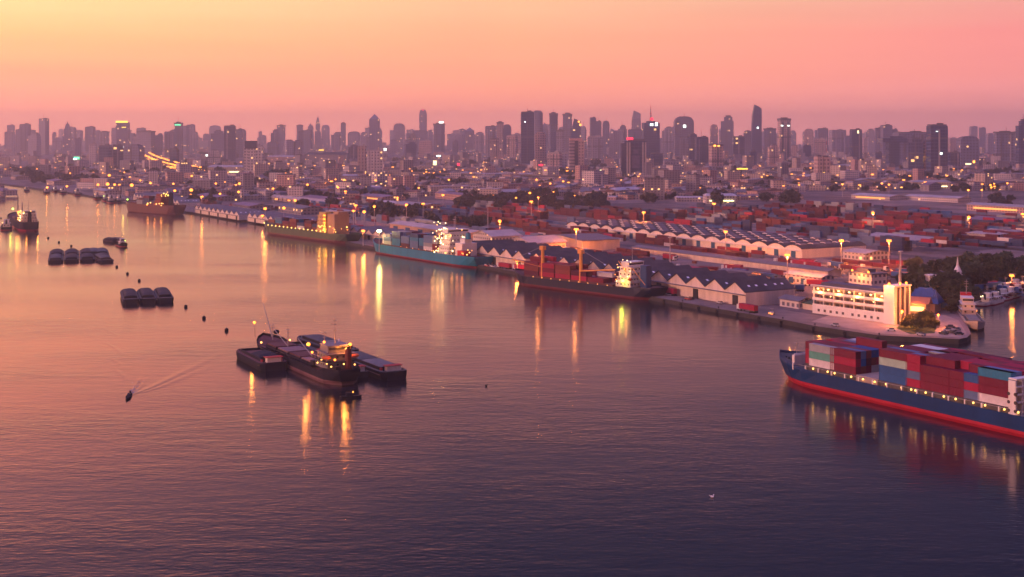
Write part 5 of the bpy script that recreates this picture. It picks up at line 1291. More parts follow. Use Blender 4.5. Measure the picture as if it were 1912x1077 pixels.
q2 = random.Random(4); deck_containers(S2, [L2*.5-22-13.2*i for i in range(5)], 6, [4,3,3,2,2], ['dark red','maroon','dark red','red','red','white','rust','dark red'], 6.7, B2, 'the orange-craned ship', q2)
def deck_crane(t, x, y, z, h, jib, ang_, mat):
    MB().cyl(x,y,z,z+h,1.15,.95,n=10).build('crane_pedestal', mat, t)
    MB().box(x,y,z+h,3,2.6,2.4).build('crane_cab', mat, t)
    b = MB(); ex, ey = x+jib*math.cos(ang_), y+jib*math.sin(ang_)*.2
    for s in (-.7,.7): b.bar((x,y+s,z+h*.42),(ex,ey+s,z+h*.42+jib*.10),.38,4)
    for k in range(7): f = k/7; b.bar((x+(ex-x)*f,y-.7,z+h*.42+jib*.10*f),(x+(ex-x)*(f+.1),y+.7,z+h*.42+jib*.10*(f+.1)),.13,4)
    b.build('crane_jib', mat, t)
    MB().bar((x,y,z+h+2.2),(ex,ey,z+h*.42+jib*.10),.09,4).build('crane_cable', RAIL, t)
lamp_or_fill_light(S2, (L2*.5-24, 4, 27), 8000, (1,.5,.15), .5); lamp_or_fill_light(S2, (3, 4, 27), 8000, (1,.5,.15), .5)  # unseen fill lights added over the deck cranes to brighten them
deck_crane(S2, L2*.5-31, 6.5, 5, 17, 26, 0, CRANEO); deck_crane(S2, -4.5, 6.5, 5, 17, 26, math.pi, CRANEO)
z2 = deckhouse(S2, -L2/2+20, 6, 11, 15, 4, SHIPW, seed=5); mast(S2, -L2/2+20, 0, z2, 8)
MB().box(-L2/2+10,0,6,4.5,4,12).build('funnel', paint('funnel_navy', (.015,.05,.15)), S2)
MB().bar((-L2/2+14,5,8),(-L2/2+24,7,20),.22,5).bar((-L2/2+6,5,8),(-L2/2+14,7,17),.2,5).build('davit_arm', CRANEO, S2)
MB().ball(-L2/2+15,7.4,10.5,1.2,.9).build('lifeboat', paint('lifeboat_orange',(.6,.12,.02)), S2)
def festoon(t, x0, x1, y, z0, z1, n, mats, seed, power=0, col=(1,.7,.3), r=.3):
    q = random.Random(seed)
    for i in range(n):
        x, z, yy = q.uniform(x0,x1), q.uniform(z0,z1), y*q.choice([1,1,1,.6,-.2]); lamp(t, x, yy, z, q.choice(mats), r*q.uniform(.7,1.2))
    if power:
        for k in range(3): lamp_or_fill_light(t, (x0+(x1-x0)*(k+.5)/3, y+2.0, (z0+z1)/2), power, col, .5)
GLIT = E('deck_lamp_green', (.5,1,.1), 6)
festoon(S2, -L2/2+13, -L2/2+27, 8.2, 8, 22, 26, [DLAMP,DLAMPW,DLAMPO], 7, 2600)
lamp(S2, -L2/2+19, 8.6, 9.5, GLIT, .9); lamp_or_fill_light(S2, (-L2/2+19, 9.8, 9), 7000, (.6,1,.12), .8)
for i in range(9): lamp(S2, -L2/2+30+i*7.5, 9.6, 6.2, DLAMP, .2)
# ---------------------------------------------------------------- teal ship
S3, L3 = ship_at('cargo_ship', 'teal-hulled container ship with brilliantly lit white deckhouse at the quay', 'cargo ship', P(701,468), P(905,500))
B3 = 22; hull(S3, L3, B3, 6.2, 3.0, [paint('antifouling_wine', (.20,.015,.03)), TEALH, DECKR], boot=1.3, rake=9, bul=1.0, aft=.4)
MB().box(10,0,6.2,L3*.6,18,1.5).build('hatch_cover', DECKR, S3)
q3 = random.Random(6); deck_containers(S3, [L3*.5-36-13.4*i for i in range(6)], 7, [2,4,3,4,3,4], ['slate blue','blue','maroon','dark red','teal blue','navy','grey'], 7.8, B3, 'the teal ship', q3)
for i, c in enumerate(['white','grey','slate blue','slate blue']):
    a = S3.rotation_euler.z; x, y = -17.5, 7.6; p = Vector(S3.location)+Vector((x*math.cos(a)-y*math.sin(a), x*math.sin(a)+y*math.cos(a), 0)); container(40, c, (p.x,p.y,7.8+2.6*i), a, f"{c} {tname[i]}-layer container of the lone stack beside the teal ship's deckhouse", 'stack beside the deckhouse of the teal ship', False)
MB().box(L3/2-26,4,7.0,5,4.5,6.5).build('crane_base', SHIPW, S3); MB().box(L3/2-26,4,13.5,4,3.6,1.2).build('crane_cab', SHIPW, S3)
z3 = deckhouse(S3, -L3/2+38, 6.2, 15, 21, 5, SHIPW, th=3.0, seed=8); mast(S3, -L3/2+38, 0, z3, 9)
MB().box(-L3/2+24,0,6.2,9,12,9).box(-L3/2+24,0,15.2,6,6,3).build('engine_casing', SHIPW, S3); funnel(S3, -L3/2+21, 0, 18, 4, TEALH, 2)
MB().box(-L3/2+17,6,6.6,9,5,4).build('stern_house', BOOT, S3)
festoon(S3, -L3/2+30, -L3/2+50, 11.5, 7, 30, 60, [DLAMPW,DLAMPW,DLAMP], 9, 5200, (1,.74,.36), .42)
festoon(S3, -L3/2+8, -L3/2+28, 9, 8, 13, 9, [DLAMPO,DLAMP], 10, 1800, (1,.5,.18), .4)
for i in range(9): lamp(S3, L3/2-60-i*9, 10.6, 8, DLAMPO if i % 3 == 0 else DLAMP, .2)
# ---------------------------------------------------------------- green ship
S4, L4 = ship_at('cargo_ship', 'dull green ship with tall ochre-lit deckhouse moored at the left-centre quay', 'cargo ship', P(498,434), P(661,455))
B4 = 21; hull(S4, L4, B4, 6.5, 3.2, [paint('antifouling_plum', (.14,.04,.04)), GREENH, DECK], boot=2.4, rake=9, bul=1.0, aft=.6)
MB().box(14,0,6.5,L4*.62,17,1.6).build('hatch_cover', DECK, S4)
q4 = random.Random(12); deck_containers(S4, [L4*.5-24-13.6*i for i in range(7)], 6, [2,3,2,3,2,3,2], ['maroon','dark red','slate blue','teal blue','rust','navy','white'], 8.2, B4, 'the green ship', q4)
z4 = deckhouse(S4, -L4/2+42, 6.5, 10, 18, 5, paint('ship_amber', (.62,.40,.16)), th=3.0, shrink=.97, seed=9)
MB().box(-L4/2+26,0,6.5,12,14,17).box(-L4/2+22,0,23.5,8,9,2).build('engine_casing', paint('casing_rose', (.45,.26,.16)), S4)
MB().box(-L4/2+34,6,6.5,4,5,18).build('stair_trunk', SHIPY, S4); mast(S4, -L4/2+42, 0, z4, 7)
for i in range(5): MB().box(-L4/2+34,8.7,9+i*3.1,3.6,.2,1.1).build('lit_landing', E('landing_glow', (1,.45,.04), 2.4), S4)
for i in range(16): lamp(S4, L4/2-16-i*7.4, 10.4, 8.6+(1.5 if i == 0 else 0), E('deck_lamp_lemon', (1,.68,.12), 6), .42)
festoon(S4, -L4/2+8, -L4/2+44, 9.5, 8, 14, 22, [E('deck_lamp_lemon', (1,.68,.12), 6), DLAMP, DLAMPO], 13, 3600, (1,.66,.16), .42)
lamp_or_fill_light(S4, (-L4/2+50, 6, 16), 5000, (1,.6,.14), .5); lamp_or_fill_light(S4, (-L4/2+34, 13, 18), 4000, (1,.6,.1), .5)
# ---------------------------------------------------------------- brown ship
S5, L5 = ship_at('cargo_ship', 'oxide brown cargo ship with dark red stern house on the far left quay', 'cargo ship', P(240,394), P(336,401))
B5 = 22; hull(S5, L5, B5, 9, 3.5, [BROWNH, BROWNH, DECKR], boot=2, rake=9, bul=1.2, aft=.5)
q5 = random.Random(14); deck_containers(S5, [L5*.5-22-13.6*i for i in range(4)], 6, [2,3,4,3], ['dark red','maroon','grey','navy'], 9.2, B5, 'the brown ship', q5)
z5 = deckhouse(S5, -L5/2+32, 9, 14, 19, 4, paint('house_oxblood', (.24,.03,.03)), seed=11); funnel(S5, -L5/2+18, 0, 9, 15, BLACKH, 3); mast(S5, -L5/2+32, 0, z5, 8)
festoon(S5, -L5/2+10, -L5/2+50, 11.5, 10, 13, 10, [DLAMPO, DLAMP], 15, 3000, (1,.5,.15), .7); festoon(S5, -L5/2+14, -L5/2+36, 6, 20, 25, 9, [E('deck_lamp_lemon', (1,.68,.12), 6), DLAMP], 16, 0, r=.6)
lamp(S5, L5/2-6, 5, 14, GLIT, .8); lamp_or_fill_light(S5, (L5/2-8, 12, 11), 7000, (.8,.95,.2), .8)
# ---------------------------------------------------------------- ship and tug at the left edge
S6, L6 = ship_at('cargo_ship', 'lit cargo ship with tall masts lying mid-river at the left edge', 'cargo ship', P(27,416), P(57,432))
B6 = 18; hull(S6, L6, B6, 6.5, 3.5, [BOOT, DARKH, DECKR], boot=1.8, rake=7, bul=1.2, aft=1.0)
z6 = deckhouse(S6, -L6/2+16, 7.5, 11, 15, 3, SHIPW, seed=12); mast(S6, -L6/2+16, 0, z6, 10); funnel(S6, -L6/2+7, 0, 7.5, 10, BLACKH, 1.8)
MB().cyl(L6*.28,0,6.5,30,.9,.45,n=8).bar((L6*.28,0,10),(L6*.1,2,29),.3,5).bar((L6*.28,0,10),(L6*.42,-2,27),.3,5).build('cargo_derrick', RAIL, S6)
MB().cyl(L6*.0,0,6.5,24,.8,.4,n=8).bar((0,0,9),(-L6*.14,2,22),.3,5).build('cargo_derrick', RAIL, S6)
MB().box(L6*.15,0,6.5,L6*.2,11,2.6).box(-L6*.10,0,6.5,L6*.16,11,2.6).build('hatch_cover', DECKR, S6)
festoon(S6, -L6/2+4, -L6/2+28, 8, 9, 19, 30, [DLAMPO, DLAMP, DLAMPW], 17, 4600, (1,.55,.16), .6)
lamp(S6, L6*.1, 7, 17, GLIT, 1.0); lamp_or_fill_light(S6, (L6*.1, 9.5, 15), 8000, (.65,1,.15), .8)
lamp_or_fill_light(S6, (-L6/2-3, 4, 11), 5000, (1,.5,.12), .6); lamp_or_fill_light(S6, (-L6/2-3, -6, 10), 5000, (1,.6,.12), .6)
def tug(name, label, loc, rot, s=1.0, lit=DLAMP, cat='tug boat', col=None, house=None, power=600):
    t = thing(name, label, cat, loc, rot); hull(t, 22*s, 6.6*s, 1.5*s, 1.3*s, [BOOT, col or BLACKH, DECK], boot=.5*s, rake=2*s, bul=.6*s, stern=.85)
    z = deckhouse(t, 1.5*s, 1.5*s, 7*s, 4.2*s, 1, house or SHIPW, th=2.4*s, bridge=False); MB().box(2.4*s,0,z,3.4*s,3.2*s,2.1*s).box(2.4*s,0,z+2.1*s,4*s,3.7*s,.18*s).build('wheelhouse', house or SHIPW, t)
    MB().box(4.13*s,0,z+.8*s,.06,2.8*s,.8*s).build('windscreen', PORT, t); mast(t, 1*s, 0, z+2.2*s, 4*s, .12*s, 1.6*s); funnel(t, -2.6*s, 0, z-.5, 2.4*s, BLACKH, .6*s)
    for k in range(3): lamp(t, (3.5-3*k)*s, 2.3*s, z+.5, lit, .28)
    if power: lamp_or_fill_light(t, (2*s, 3.4*s, z+1), power, (1,.6,.25), .3)
    return t
tug('tug_boat', 'dark tug alongside the bow of the ship at the left edge', P(12,428), 1.9, 1.5)
# ---------------------------------------------------------------- patrol boat at the river tip
S7, L7 = ship_at('patrol_boat', 'white survey vessel with red funnel top moored at the river tip', 'vessel', P(1826,619), P(1796,581))
hull(S7, L7, 8.5, 2.6, 1.4, [BLACKH, paint('hull_grey', (.30,.29,.31)), DECK], boot=.8, rake=3, bul=.6)
z7 = deckhouse(S7, -L7*.2, 2.6, L7*.34, 6.6, 2, SHIPW, th=2.5, seed=20); MB().box(-L7*.24,0,z7-.2,4,5,1.6).build('red_top', REDP, S7); mast(S7, -L7*.2, 0, z7+1, 7)
MB().box(L7*.18,0,2.7,L7*.3,5,.7).build('hatch_cover', TARPG, S7)
for k in range(4): lamp(S7, -L7*.05-k*2.4, 3.7, 4.4, DLAMPO, .3)
lamp_or_fill_light(S7, (-L7*.3, 6, 5), 1500, (1,.5,.15), .3); lamp_or_fill_light(S7, (-L7*.02, 0, 8), 900, (1,.6,.25), .3)
# ---------------------------------------------------------------- the barges
def barge(name, label, loc, rot, Ln, B, cover, s_hull=None, group=None, cabin=False, D=1.8, mats=None):
    t = thing(name, label, 'barge', loc, rot, group)
    hb = mats or [BLACKH, DARKH, DECK]
    b = MB(); prof = [(0,.72,.5),(.05,.95,.1),(.12,1,0),(.86,1,0),(.95,.9,.25),(1,.62,.8)]
    rg = [(Ln*(f-.5), B/2*k, lift) for f, k, lift in prof]
    for (x0,y0,l0),(x1,y1,l1) in zip(rg, rg[1:]):
        for sg in (-1,1):
            q = [(x0,sg*y0*.94,-.8+l0),(x1,sg*y1*.94,-.8+l1),(x1,sg*y1,.9+l1*.3),(x0,sg*y0,.9+l0*.3),(x1,sg*y1,D+l1*.5),(x0,sg*y0,D+l0*.5),(x1,sg*y1*1.03,D-.35+l1*.5),(x0,sg*y0*1.03,D-.35+l0*.5)]
            f = [(0,1,2,3),(3,2,6,7),(7,6,4,5)]; f = f if sg < 0 else [tuple(reversed(k)) for k in f]; b.add(q, f[:1], 0); b.add(q, f[1:2], 1); b.add(q, f[2:], 1)
        b.add([(x0,-y0,D+l0*.5),(x1,-y1,D+l1*.5),(x1,y1,D+l1*.5),(x0,y0,D+l0*.5)],[(0,1,2,3)],2)
    for e, fl in ((rg[0],0),(rg[-1],1)):
        x,y,l = e; q = [(x,-y*.94,-.8+l),(x,y*.94,-.8+l),(x,y,D+l*.5),(x,-y,D+l*.5)]; b.add(q, [(0,1,2,3) if fl else (3,2,1,0)], 1)
    b.build('hull', hb, t)
    MB().box(0,B*.36,D,Ln*.74,.35,1.1).box(0,-B*.36,D,Ln*.74,.35,1.1).box(Ln*.37,0,D,.35,B*.72,1.1).box(-Ln*.37,0,D,.35,B*.72,1.1).build('coaming', hb[1], t)
    rub = MB()
    for sg in (-1,1): rub.bar((-Ln*.44,sg*(B/2+.02),D*.62),(Ln*.42,sg*(B/2+.02),D*.62),.16,5)
    rub.build('rubbing_strake', mats[1] if mats else ROSEH, t)
    def dome(x0, x1, h, mat, nm='tarp_cover'):
        q = MB(); n = 8; m_ = 6; vs = []
        for i in range(m_+1):
            x = x0+(x1-x0)*i/m_; e = min(1, .55+.9*min(i, m_-i)/2)
            for j in range(n+1): a = math.pi*j/n; vs.append((x, -B*.37*math.cos(a), D+.8+h*e*math.sin(a)**.8*(1+.06*math.sin(i*2.3+j))))
        for i in range(m_):
            for j in range(n): k = i*(n+1)+j; q.add([vs[k],vs[k+1],vs[k+n+2],vs[k+n+1]],[(0,3,2,1)])
        q.add([vs[j] for j in range(n+1)],[tuple(range(n+1))]); q.add([vs[m_*(n+1)+j] for j in range(n+1)],[tuple(reversed(range(n+1)))])
        q.build(nm, mat, t, smooth=True)
    if cover == 'dome': dome(-Ln*.37, Ln*.37, 1.5, rq.choice([TARP, TARPD, TARPD]))
    elif cover == 'flat': 
        dome(-Ln*.37, -.5, .9, TARPG); dome(.5, Ln*.37, .9, TARP)
    elif cover == 'heap': MB().box(0,0,D+.1,Ln*.74,B*.7,.1).build('hold_floor', DECKR, t); dome(-Ln*.30, Ln*.02, 1.5, CARGO, 'cargo_heap')
    elif cover == 'open': MB().box(0,0,D-.9,Ln*.74,B*.7,.2).build('hold_floor', BLACKH, t)
    if cabin:
        x = -Ln*.43; MB().box(x,0,D,2.6,B*.5,1.9).build('cabin', SHIPW, t); MB().box(x,0,D+1.9,3.4,B*.62,.18).build('cabin_roof', REDP, t)
        for k in (-1,1): MB().box(x+2.2,k*B*.34,D,.9,.8,.9).build('deck_box', REDP, t)
    for sx_ in (-.44,.43):
        for sy_ in (-.36,.36): MB().cyl(Ln*sx_,B*sy_,D,D+.8,.18,n=6).build('bollard', BLACKH, t)
    return t
# barges of the middle group, laid out beside the bulk ship: s runs up the river, n to the right
AX = Vector((-.49,.872,0)); AN = Vector((.872,.49,0)); AO = Vector((-60,482,0)); AR = math.atan2(AX.y, AX.x)
def SNp(s, n, z=0): p = AO+AX*s+AN*n; return (p.x, p.y, z)
barge('cargo_barge', 'open barge with dark cargo heap and red-trimmed cabin, left of the group', SNp(56.5,-12.4), AR-.03, 37, 11, 'heap', cabin=True, D=3.0, mats=[BLACKH, DARKH, DECKR])
barge('cargo_barge', 'tarp-covered barge with red-roofed cabin at the right end of the group', SNp(23,19.3), AR, 50, 10.8, 'flat', cabin=True, D=3.0)
barge('cargo_barge', 'low narrow barge between the bulk ship and the tarp-covered barge', SNp(30,10.2), AR, 44, 6.2, 'open', cabin=True, D=2.0)
barge('cargo_barge', 'grey tarp-covered barge farthest back on the right of the group', SNp(74,22), AR+.02, 46, 11, 'flat', D=3.0)
barge('cargo_barge', 'half-hidden open barge behind the bulk ship, with a loading arm', SNp(66,11.5), AR, 36, 8, 'open', cabin=True, D=2.6)
S8 = thing('bulk_ship', 'low bulk ship moored amid barges with floodlit bridge at its near end', 'cargo ship', SNp(43,0), AR); L8 = 94; B8 = 14
hull(S8, L8, B8, 3.1, 2.8, [ROSEH, DARKH, DECKR], boot=1.5, rake=6, bul=1.0, aft=1.6, stern=.6)
for i, x in enumerate((24, 10.5, -3, -16)):
    MB().box(x,0,3.3,11.5,9.5,1.5).build('coaming', DARKH, S8); MB().box(x,0,4.8,11,9,.5).build('hatch_cover', [DECKR, M('hatch_pink',(.24,.14,.14),.8,var=.3,scale=.3)][i % 2], S8)
b = MB()
for sg in (-1,1): b.bar((-20,sg*5.9,4.6),(30,sg*5.9,4.6),.22,5)
b.build('side_pipe', DARKH, S8)
z8 = deckhouse(S8, -L8/2+14, 4.9, 12, 10.5, 2, paint('bridge_slate', (.16,.15,.18)), th=2.7, seed=30); mast(S8, -L8/2+14, 0, z8, 10, .2, 3.5); funnel(S8, -L8/2+6, -2, 5, 7.5, paint('funnel_red', (.12,.02,.02)), 1.3)
MB().box(-L8/2+20.3,0,6.2,.1,8,1.3).build('lit_windows', E('wheelhouse_light', (1,.8,.5), 2), S8)
MB().bar((-L8/2+20,-4,7),(-L8/2+30,-8,12),.35,5).bar((-L8/2+20,-4,9),(-L8/2+27,-9,9),.3,5).build('cargo_arm', M('arm_cream', (.6,.42,.34), .6), S8)
for x_, y_, z_, p_ in ((-L8/2+24,5,9,2600),(-L8/2+4,4,9,2600)): lamp(S8, x_, y_, z_, DLAMPO, .45); lamp_or_fill_light(S8, (x_, y_+1.2, z_), p_, (1,.38,.1), .4)
MB().bar((L8/2-11,0,6.5),(L8/2-4,1.5,20),.3,6,r1=.12).build('bow_derrick', RAIL, S8); MB().ball(L8/2-12,-1.5,8.6,1.3,1.0).build('winch', DARKH, S8); mast(S8, L8/2-9, -1, 5, 7, .2)
MB().bar((L8/2-3,4.6,5.8),(L8/2-3,4.8,11.5),.12,5).build('lamp_post', RAIL, S8)
for x, y, z, r, pw, mt in ((L8/2-3,4.8,11.8,.6,7000,DLAMPO),(-L8/2+22,7.2,12.4,.7,11000,DLAMPO),(-L8/2+9,-4,13.3,.6,12000,DLAMPO),(-L8/2+7,-2,12,.55,12000,DLAMPO),(-L8/2+17,3,13.6,.5,1000,DLAMPO),(L8/2-16,6.3,5.4,.4,300,DLAMP),(L8/2-17,-5.5,5.6,.4,300,DLAMP)):
    lamp(S8, x, y, z, mt, r); lamp_or_fill_light(S8, (x, y+.6+r, z+.3), pw, (1,.5,.14), .5)
for i, (x, y, z) in enumerate([(-L8/2+20.5,3,8),(-L8/2+20.5,-1,8.8),(-L8/2+12,6,8),(-L8/2+8,5.5,7.2),(-L8/2+5,5,6.5),(-L8/2+16,6,6.4),(-L8/2+3,1,7.4),(-L8/2+2.5,-3,7)]):
    lamp(S8, x, y, z, DLAMP, .3); lamp_or_fill_light(S8, (x, y+.5, z), 120, (1,.7,.3), .3)

# gear around the bridge of the bulk ship
for x, y, w_, h_ in ((-L8/2+25,-4,2.4,2.2),(-L8/2+25,3.6,3,1.6),(-L8/2+4.5,3,2.4,2.4),(-L8/2+3,-3.6,2,1.8)): MB().box(x,y,4.2,w_,w_*.8,h_).build('deck_locker', DARKH, S8)
MB().box(-L8/2+14,0,7.7,17,13,.25).build('boat_deck', DARKH, S8)
for sg in (-1,1):
    MB().ball(-L8/2+8.5,sg*5.4,9.2,1.9,.75,n=8).build('lifeboat', paint('lifeboat_orange',(.6,.12,.02)), S8)
    for k in range(5): MB().cyl(-L8/2+7+k*3.6,sg*6.2,7.9,9,.07,n=4).build('rail_post', RAIL, S8)
    MB().bar((-L8/2+6,sg*6.2,9),(-L8/2+22,sg*6.2,9),.06,4).build('handrail', RAIL, S8)
mast(S8, -L8/2+18, 2.5, 12.6, 5, .12, 2); mast(S8, 17, 0, 5, 8, .2, 2)
for x in (17, -10): MB().bar((x,0,5.2),(x+9,2.5,11),.16,5).build('cargo_boom', RAIL, S8)
# tyres hung along the near quay wall
ty = thing('tyre_fender', None, 'tyre fender', (0,0,-500)); q_ = MB()
for k in range(10): a0, a1 = k*math.pi/5, (k+1)*math.pi/5; q_.bar((.55*math.cos(a0),0,.55*math.sin(a0)),(.55*math.cos(a1),0,.55*math.sin(a1)),.22,6)
q_.build('tyre', M('fender_rubber', (.012,.012,.014), .9), ty)
for p_ in along(QUAY[1:6], 13)[:44]:
    dup(ty, (p_.x-.5,p_.y-.35,.9), UROT, 'black tyre fender hanging on the near quay wall', 1.2, 'tyre fenders on the quay wall')
t = thing('rowing_boat', 'tiny dark boat with a lamp just off the stern of the bulk ship', 'boat', P(655,743), .4)
MB().prism([(-3.2,-.8),(2,-.9),(3.6,0),(2,.9),(-3.2,.8)],-.2,.8,scale=1.12).build('hull', BLACKH, t); MB().box(-.6,0,.8,2.2,1.4,1.1).build('cabin', DARKH, t); lamp(t, .8, 0, 2.0, DLAMPO, .3)
# two moored rafts of domed barges farther up the river
g1 = 'domed barges of the far raft'
AX = Vector((-.31,.951,0)); AN = Vector((.951,.31,0)); AR = math.atan2(AX.y, AX.x)      # the two rafts lie a little straighter up the river
o1 = P(98,491)
for c_ in range(4):
    for r_ in range(2):
        p = o1+AN*(c_*10.6+2)+AX*(20+r_*43)
        barge('cargo_barge', ['front','back'][r_]+'-row domed barge, '+['first','second','third','last'][c_]+' column from left, in the far raft', (p.x,p.y,0), AR, 40, 10, 'dome', group=g1)
p = P(190,491)+AX*22; barge('cargo_barge', 'single domed barge at the right end of the far raft, set nearest', (p.x+1,p.y,0), AR+.12, 42, 10, 'dome', group=g1)
p = P(176,484)+AX*44; barge('cargo_barge', 'domed barge behind the right-end one of the far raft', (p.x,p.y,0), AR, 40, 10, 'dome', group=g1)
o2 = P(245,569)
for c_ in range(3):
    p = o2+AN*(c_*8.9)+AX*24; barge('cargo_barge', ['left','middle','right'][c_]+' domed barge of the raft of three', (p.x,p.y,0), AR, 46, 8.5, 'dome', group='domed barges of the raft of three', D=2.6)
for i, (px, py, rr_, lab) in enumerate([(207,452,1.5,'small dark barge at the left of the little tow'),(219,452,1.5,'small dark barge in the middle of the little tow')]):
    p = P(px, py); barge('cargo_barge', lab, (p.x,p.y,0), rr_+.9, 16, 7, 'dome')
tug('tug_boat', 'little tug with green light leading two small barges', P(227,459), -1.1, 1.0, GLIT)
# small craft up the left bank
for px, py, s, lab, lt in ((50,357,1.2,'small dark boat off the far left bank',DLAMP),(87,361,1.3,'small boat carrying a big orange lamp far up the river',DLAMPO),(104,358,1.4,'white launch, first of the row at the left bank',DLAMPW),(118,361,1.5,'white launch, second of the row at the left bank',DLAMPW),
        (145,364,1.6,'moored boat before the small gables of the left bank',DLAMP),(182,371,1.5,'red boat in the cluster ahead of the brown ship',DLAMP),(199,375,1.6,'lit green-white boat in the cluster ahead of the brown ship',GLIT),(208,378,1.6,'low ferry just ahead of the brown ship bow',DLAMP),(224,377,1.5,'small ferry touching the brown ship bow',DLAMPO)):
    p = P(px, py); tug('small_boat', lab, (p.x,p.y,0), AR+.1, s, lt, 'boat', power=0)
    if px == 87: hd = C.objects[-1]; 
p = P(87,361); bl = thing('beacon', 'orange beacon lamp standing on the boat far up the river', 'beacon', (p.x,p.y+3,0)); MB().cyl(0,0,1.5,8,.25,.2).build('post', RAIL, bl); MB().ball(0,0,9,1.6).build('lamp_head', LO2, bl); lamp_or_fill_light(bl, (0,-2.4,9), 9000, (1,.55,.15), .8)
for px, py, rot, lab in ((1842,568,.9,'white boat, leftmost in the marina'),(1856,566,.9,'lit orange-white boat in the marina'),(1870,560,.8,'white launch in the middle of the marina'),(1884,556,.8,'marina boat with bright deck lamp'),(1897,551,.8,'white boat right of the bright-lamped one in the marina'),(1908,546,.8,'marina boat cut by the right edge'),(1876,548,.8,'back-row boat of the marina, left'),(1893,541,.8,'back-row boat of the marina, right')):
    p = P(px, py); tug('small_boat', lab, (p.x,p.y,0), rot+math.pi*.0, .95, DLAMPO if px in (1856,1884) else DLAMPW, 'boat', col=SHIPW, power=250)
p = P(1443,592); tug('small_boat', 'small white launch tied under the near quay wall', (p.x-1,p.y-5,0), AR, .5, DLAMPO, 'boat', col=SHIPW, power=60)
# buoys in their line down the river
BU = [(2,408),(70,438),(90,445),(110,453),(133,460),(218,499),(238,512),(260,525),(316,556),(347,574),(381,595),(423,618)]
for i, (px, py) in enumerate(BU):
    p = P(px, py); near_ = ['by the ship at the left edge','just right of the ship at the left edge','between that ship and the far raft','above the far raft','touching the far raft','right of the far raft','midway between the two rafts','just above the raft of three','at the right corner of the raft of three','below right of the raft of three','second nearest of the line','nearest of the line, left of the barge group'][i]
    t = thing('mooring_buoy', 'round black mooring buoy '+near_, 'buoy', (p.x,p.y,0), 0, 'line of black mooring buoys')
    MB().ball(0,0,.45,.95,.95,n=12,k=8).build('float', BLACKH, t, smooth=True); MB().cyl(0,0,1.35,1.8,.2,n=8).build('mooring_ring', RAIL, t)
# speedboat and its wake
p = P(240,742); wd_ = (P(290,665)-p).normalized()
t = thing('speedboat', 'small dark speedboat heading down the river and leaving a wake', 'speedboat', (p.x,p.y,0), math.atan2(-wd_.y, -wd_.x))
MB().prism([(-4.8,-.6),(1.5,-.75),(5.2,0),(1.5,.75),(-4.8,.6)],-.2,.6,scale=1.12).build('hull', BLACKH, t); MB().box(-.8,0,.75,2.6,1.1,.45,taper=.8).build('canopy', TARPD, t); MB().box(-4.7,0,.5,.6,.5,.9).build('outboard_motor', DARKH, t)
def wake(path, w0, w1, h, name='wake'):
    b = MB(); n = len(path); vs = []; K = 7
    for i, q in enumerate(path):
        a = path[max(0,i-1)]; c = path[min(n-1,i+1)]; tg = (c-a).normalized(); nn = Vector((-tg.y,tg.x,0)); f = i/(n-1); ww = w0+(w1-w0)*f; hh = h*math.sin(math.pi*min(1,f*1.02+.05))**.5*(1-.5*f)
        for k in range(K): u = k/(K-1)*2-1; o_ = q+nn*u*ww; vs.append((o_.x,o_.y,.006+hh*(.5+.5*math.cos(math.pi*u))*(1-abs(u))**.3 if abs(u) < 1 else .004))
    for i in range(n-1):
        for k in range(K-1): a = i*K+k; b.add([vs[a],vs[a+1],vs[a+K+1],vs[a+K]],[(0,3,2,1)] )
    return b
def pathpx(pts, n=40):
    out = []
    for i in range(n+1):
        f = i/n*(len(pts)-1); k = min(int(f), len(pts)-2); a, b_ = pts[k], pts[k+1]; g = f-k
        q = P(a[0]+(b_[0]-a[0])*g, a[1]+(b_[1]-a[1])*g, 0); out.append(q)
    return out
wm = MB()
for pts, w0, w1, h in (([(246,737),(280,724),(330,700),(380,676),(435,651)],1.6,4.6,.10),([(262,734),(300,722),(360,697),(420,674)],1.4,4.2,.06),([(244,735),(256,716),(268,700)],.7,1.8,.05),([(248,736),(264,720),(276,702)],.7,1.8,.05),
        ([(216,690),(228,700),(240,712)],1.4,2.4,.06),([(206,668),(222,678),(236,690)],1.4,2.4,.05),([(198,640),(216,650),(232,664)],1,1.6,.07),([(196,615),(212,622),(228,632)],1,1.6,.06)):
    q = wake(pathpx(pts), w0, w1, h); wm.add(q.v, q.f)
wk = wm.build('wake', WATER, smooth=True); tag(wk, kind='stuff')
fo = MB(); fq = random.Random(2)
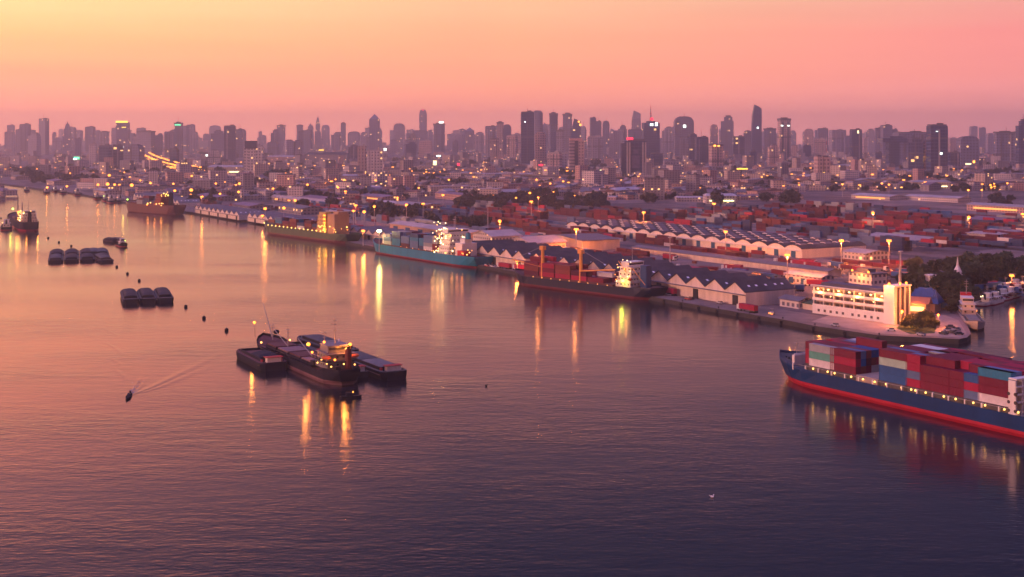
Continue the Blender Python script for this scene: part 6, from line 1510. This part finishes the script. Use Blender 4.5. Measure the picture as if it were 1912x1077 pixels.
for i in range(70):
    f = fq.random()**1.5; q = p+wd_*(4.2+f*26)+Vector((fq.gauss(0,.35+f*.8), fq.gauss(0,.5), .02)); fo.ball(q.x,q.y,.03,.16+.22*(1-f),.09,n=5,k=3)
tag(fo.build('wake_foam', M('foam', (.34,.30,.33), .6)), kind='stuff')
for px, py, lab in ((908,721,'small dark bird flying low over mid-river'),(1330,929,'small pale bird on the dark water in the foreground')):
    p = P(px, py); t = thing('water_bird', lab, 'bird', (p.x,p.y,0), .6); m_ = BLACKH if px < 1000 else TRIM
    bd = MB().ball(0,0,.22,.42,.24,n=8,k=6); bd.cyl(.30,0,.25,.62,.10,.08,n=6,x1=.42,y1=0).ball(.46,0,.68,.12,n=6,k=4).bar((.54,0,.68),(.70,0,.66),.03,4,r1=.01).bar((-.3,0,.26),(-.72,0,.34),.12,5,r1=.05)
    for sg in (-1,1): bd.bar((.05,sg*.2,.36),(-.3,sg*.85,.46),.13,5,r1=.03)
    bd.build('body', m_, t, smooth=True)
build_containers()
build_haze()
# ================================================================ labels that single things out
def landmark(px, d):
    best = min(((abs(px-x)+abs(d-dd)*.004, lab) for x, dd, lab in TOWER_XY if lab), default=None)
    return best[1] if best else ''
def ordinal(i):
    return f"{i}{'th' if 10 < i % 100 < 14 else {1:'st',2:'nd',3:'rd'}.get(i % 10, 'th')}"
def finish_labels():
    for o in [o for o in C.objects if o.parent is None and o.location.z < -400]:     # the models the copies were taken from
        for k in [o]+[c for c in o.children]+[g for c in o.children for g in c.children]: bpy.data.objects.remove(k)
    tops = [o for o in C.objects if o.parent is None and o.type in ('MESH', 'EMPTY') and not o.get('kind')]
    for o in tops:
        if o.get('_auto'): o['label'] = o['_auto']; del o['_auto']
    by = {}
    for o in tops:
        if o.get('label'): by.setdefault(o['label'], []).append(o)
    for lab, os_ in by.items():
        if len(os_) < 2: continue
        os_.sort(key=lambda o: o.location.x/max(o.location.y, 1))
        n = len(os_)
        for i, o in enumerate(os_):
            where = 'leftmost' if i == 0 else 'rightmost' if i == n-1 else ('middle' if n == 3 else ordinal(i+1)+' from left')
            base = lab.split(); room = 16-len(where.split())-1
            o['label'] = f"{where}, {' '.join(base[:room])}"
finish_labels()
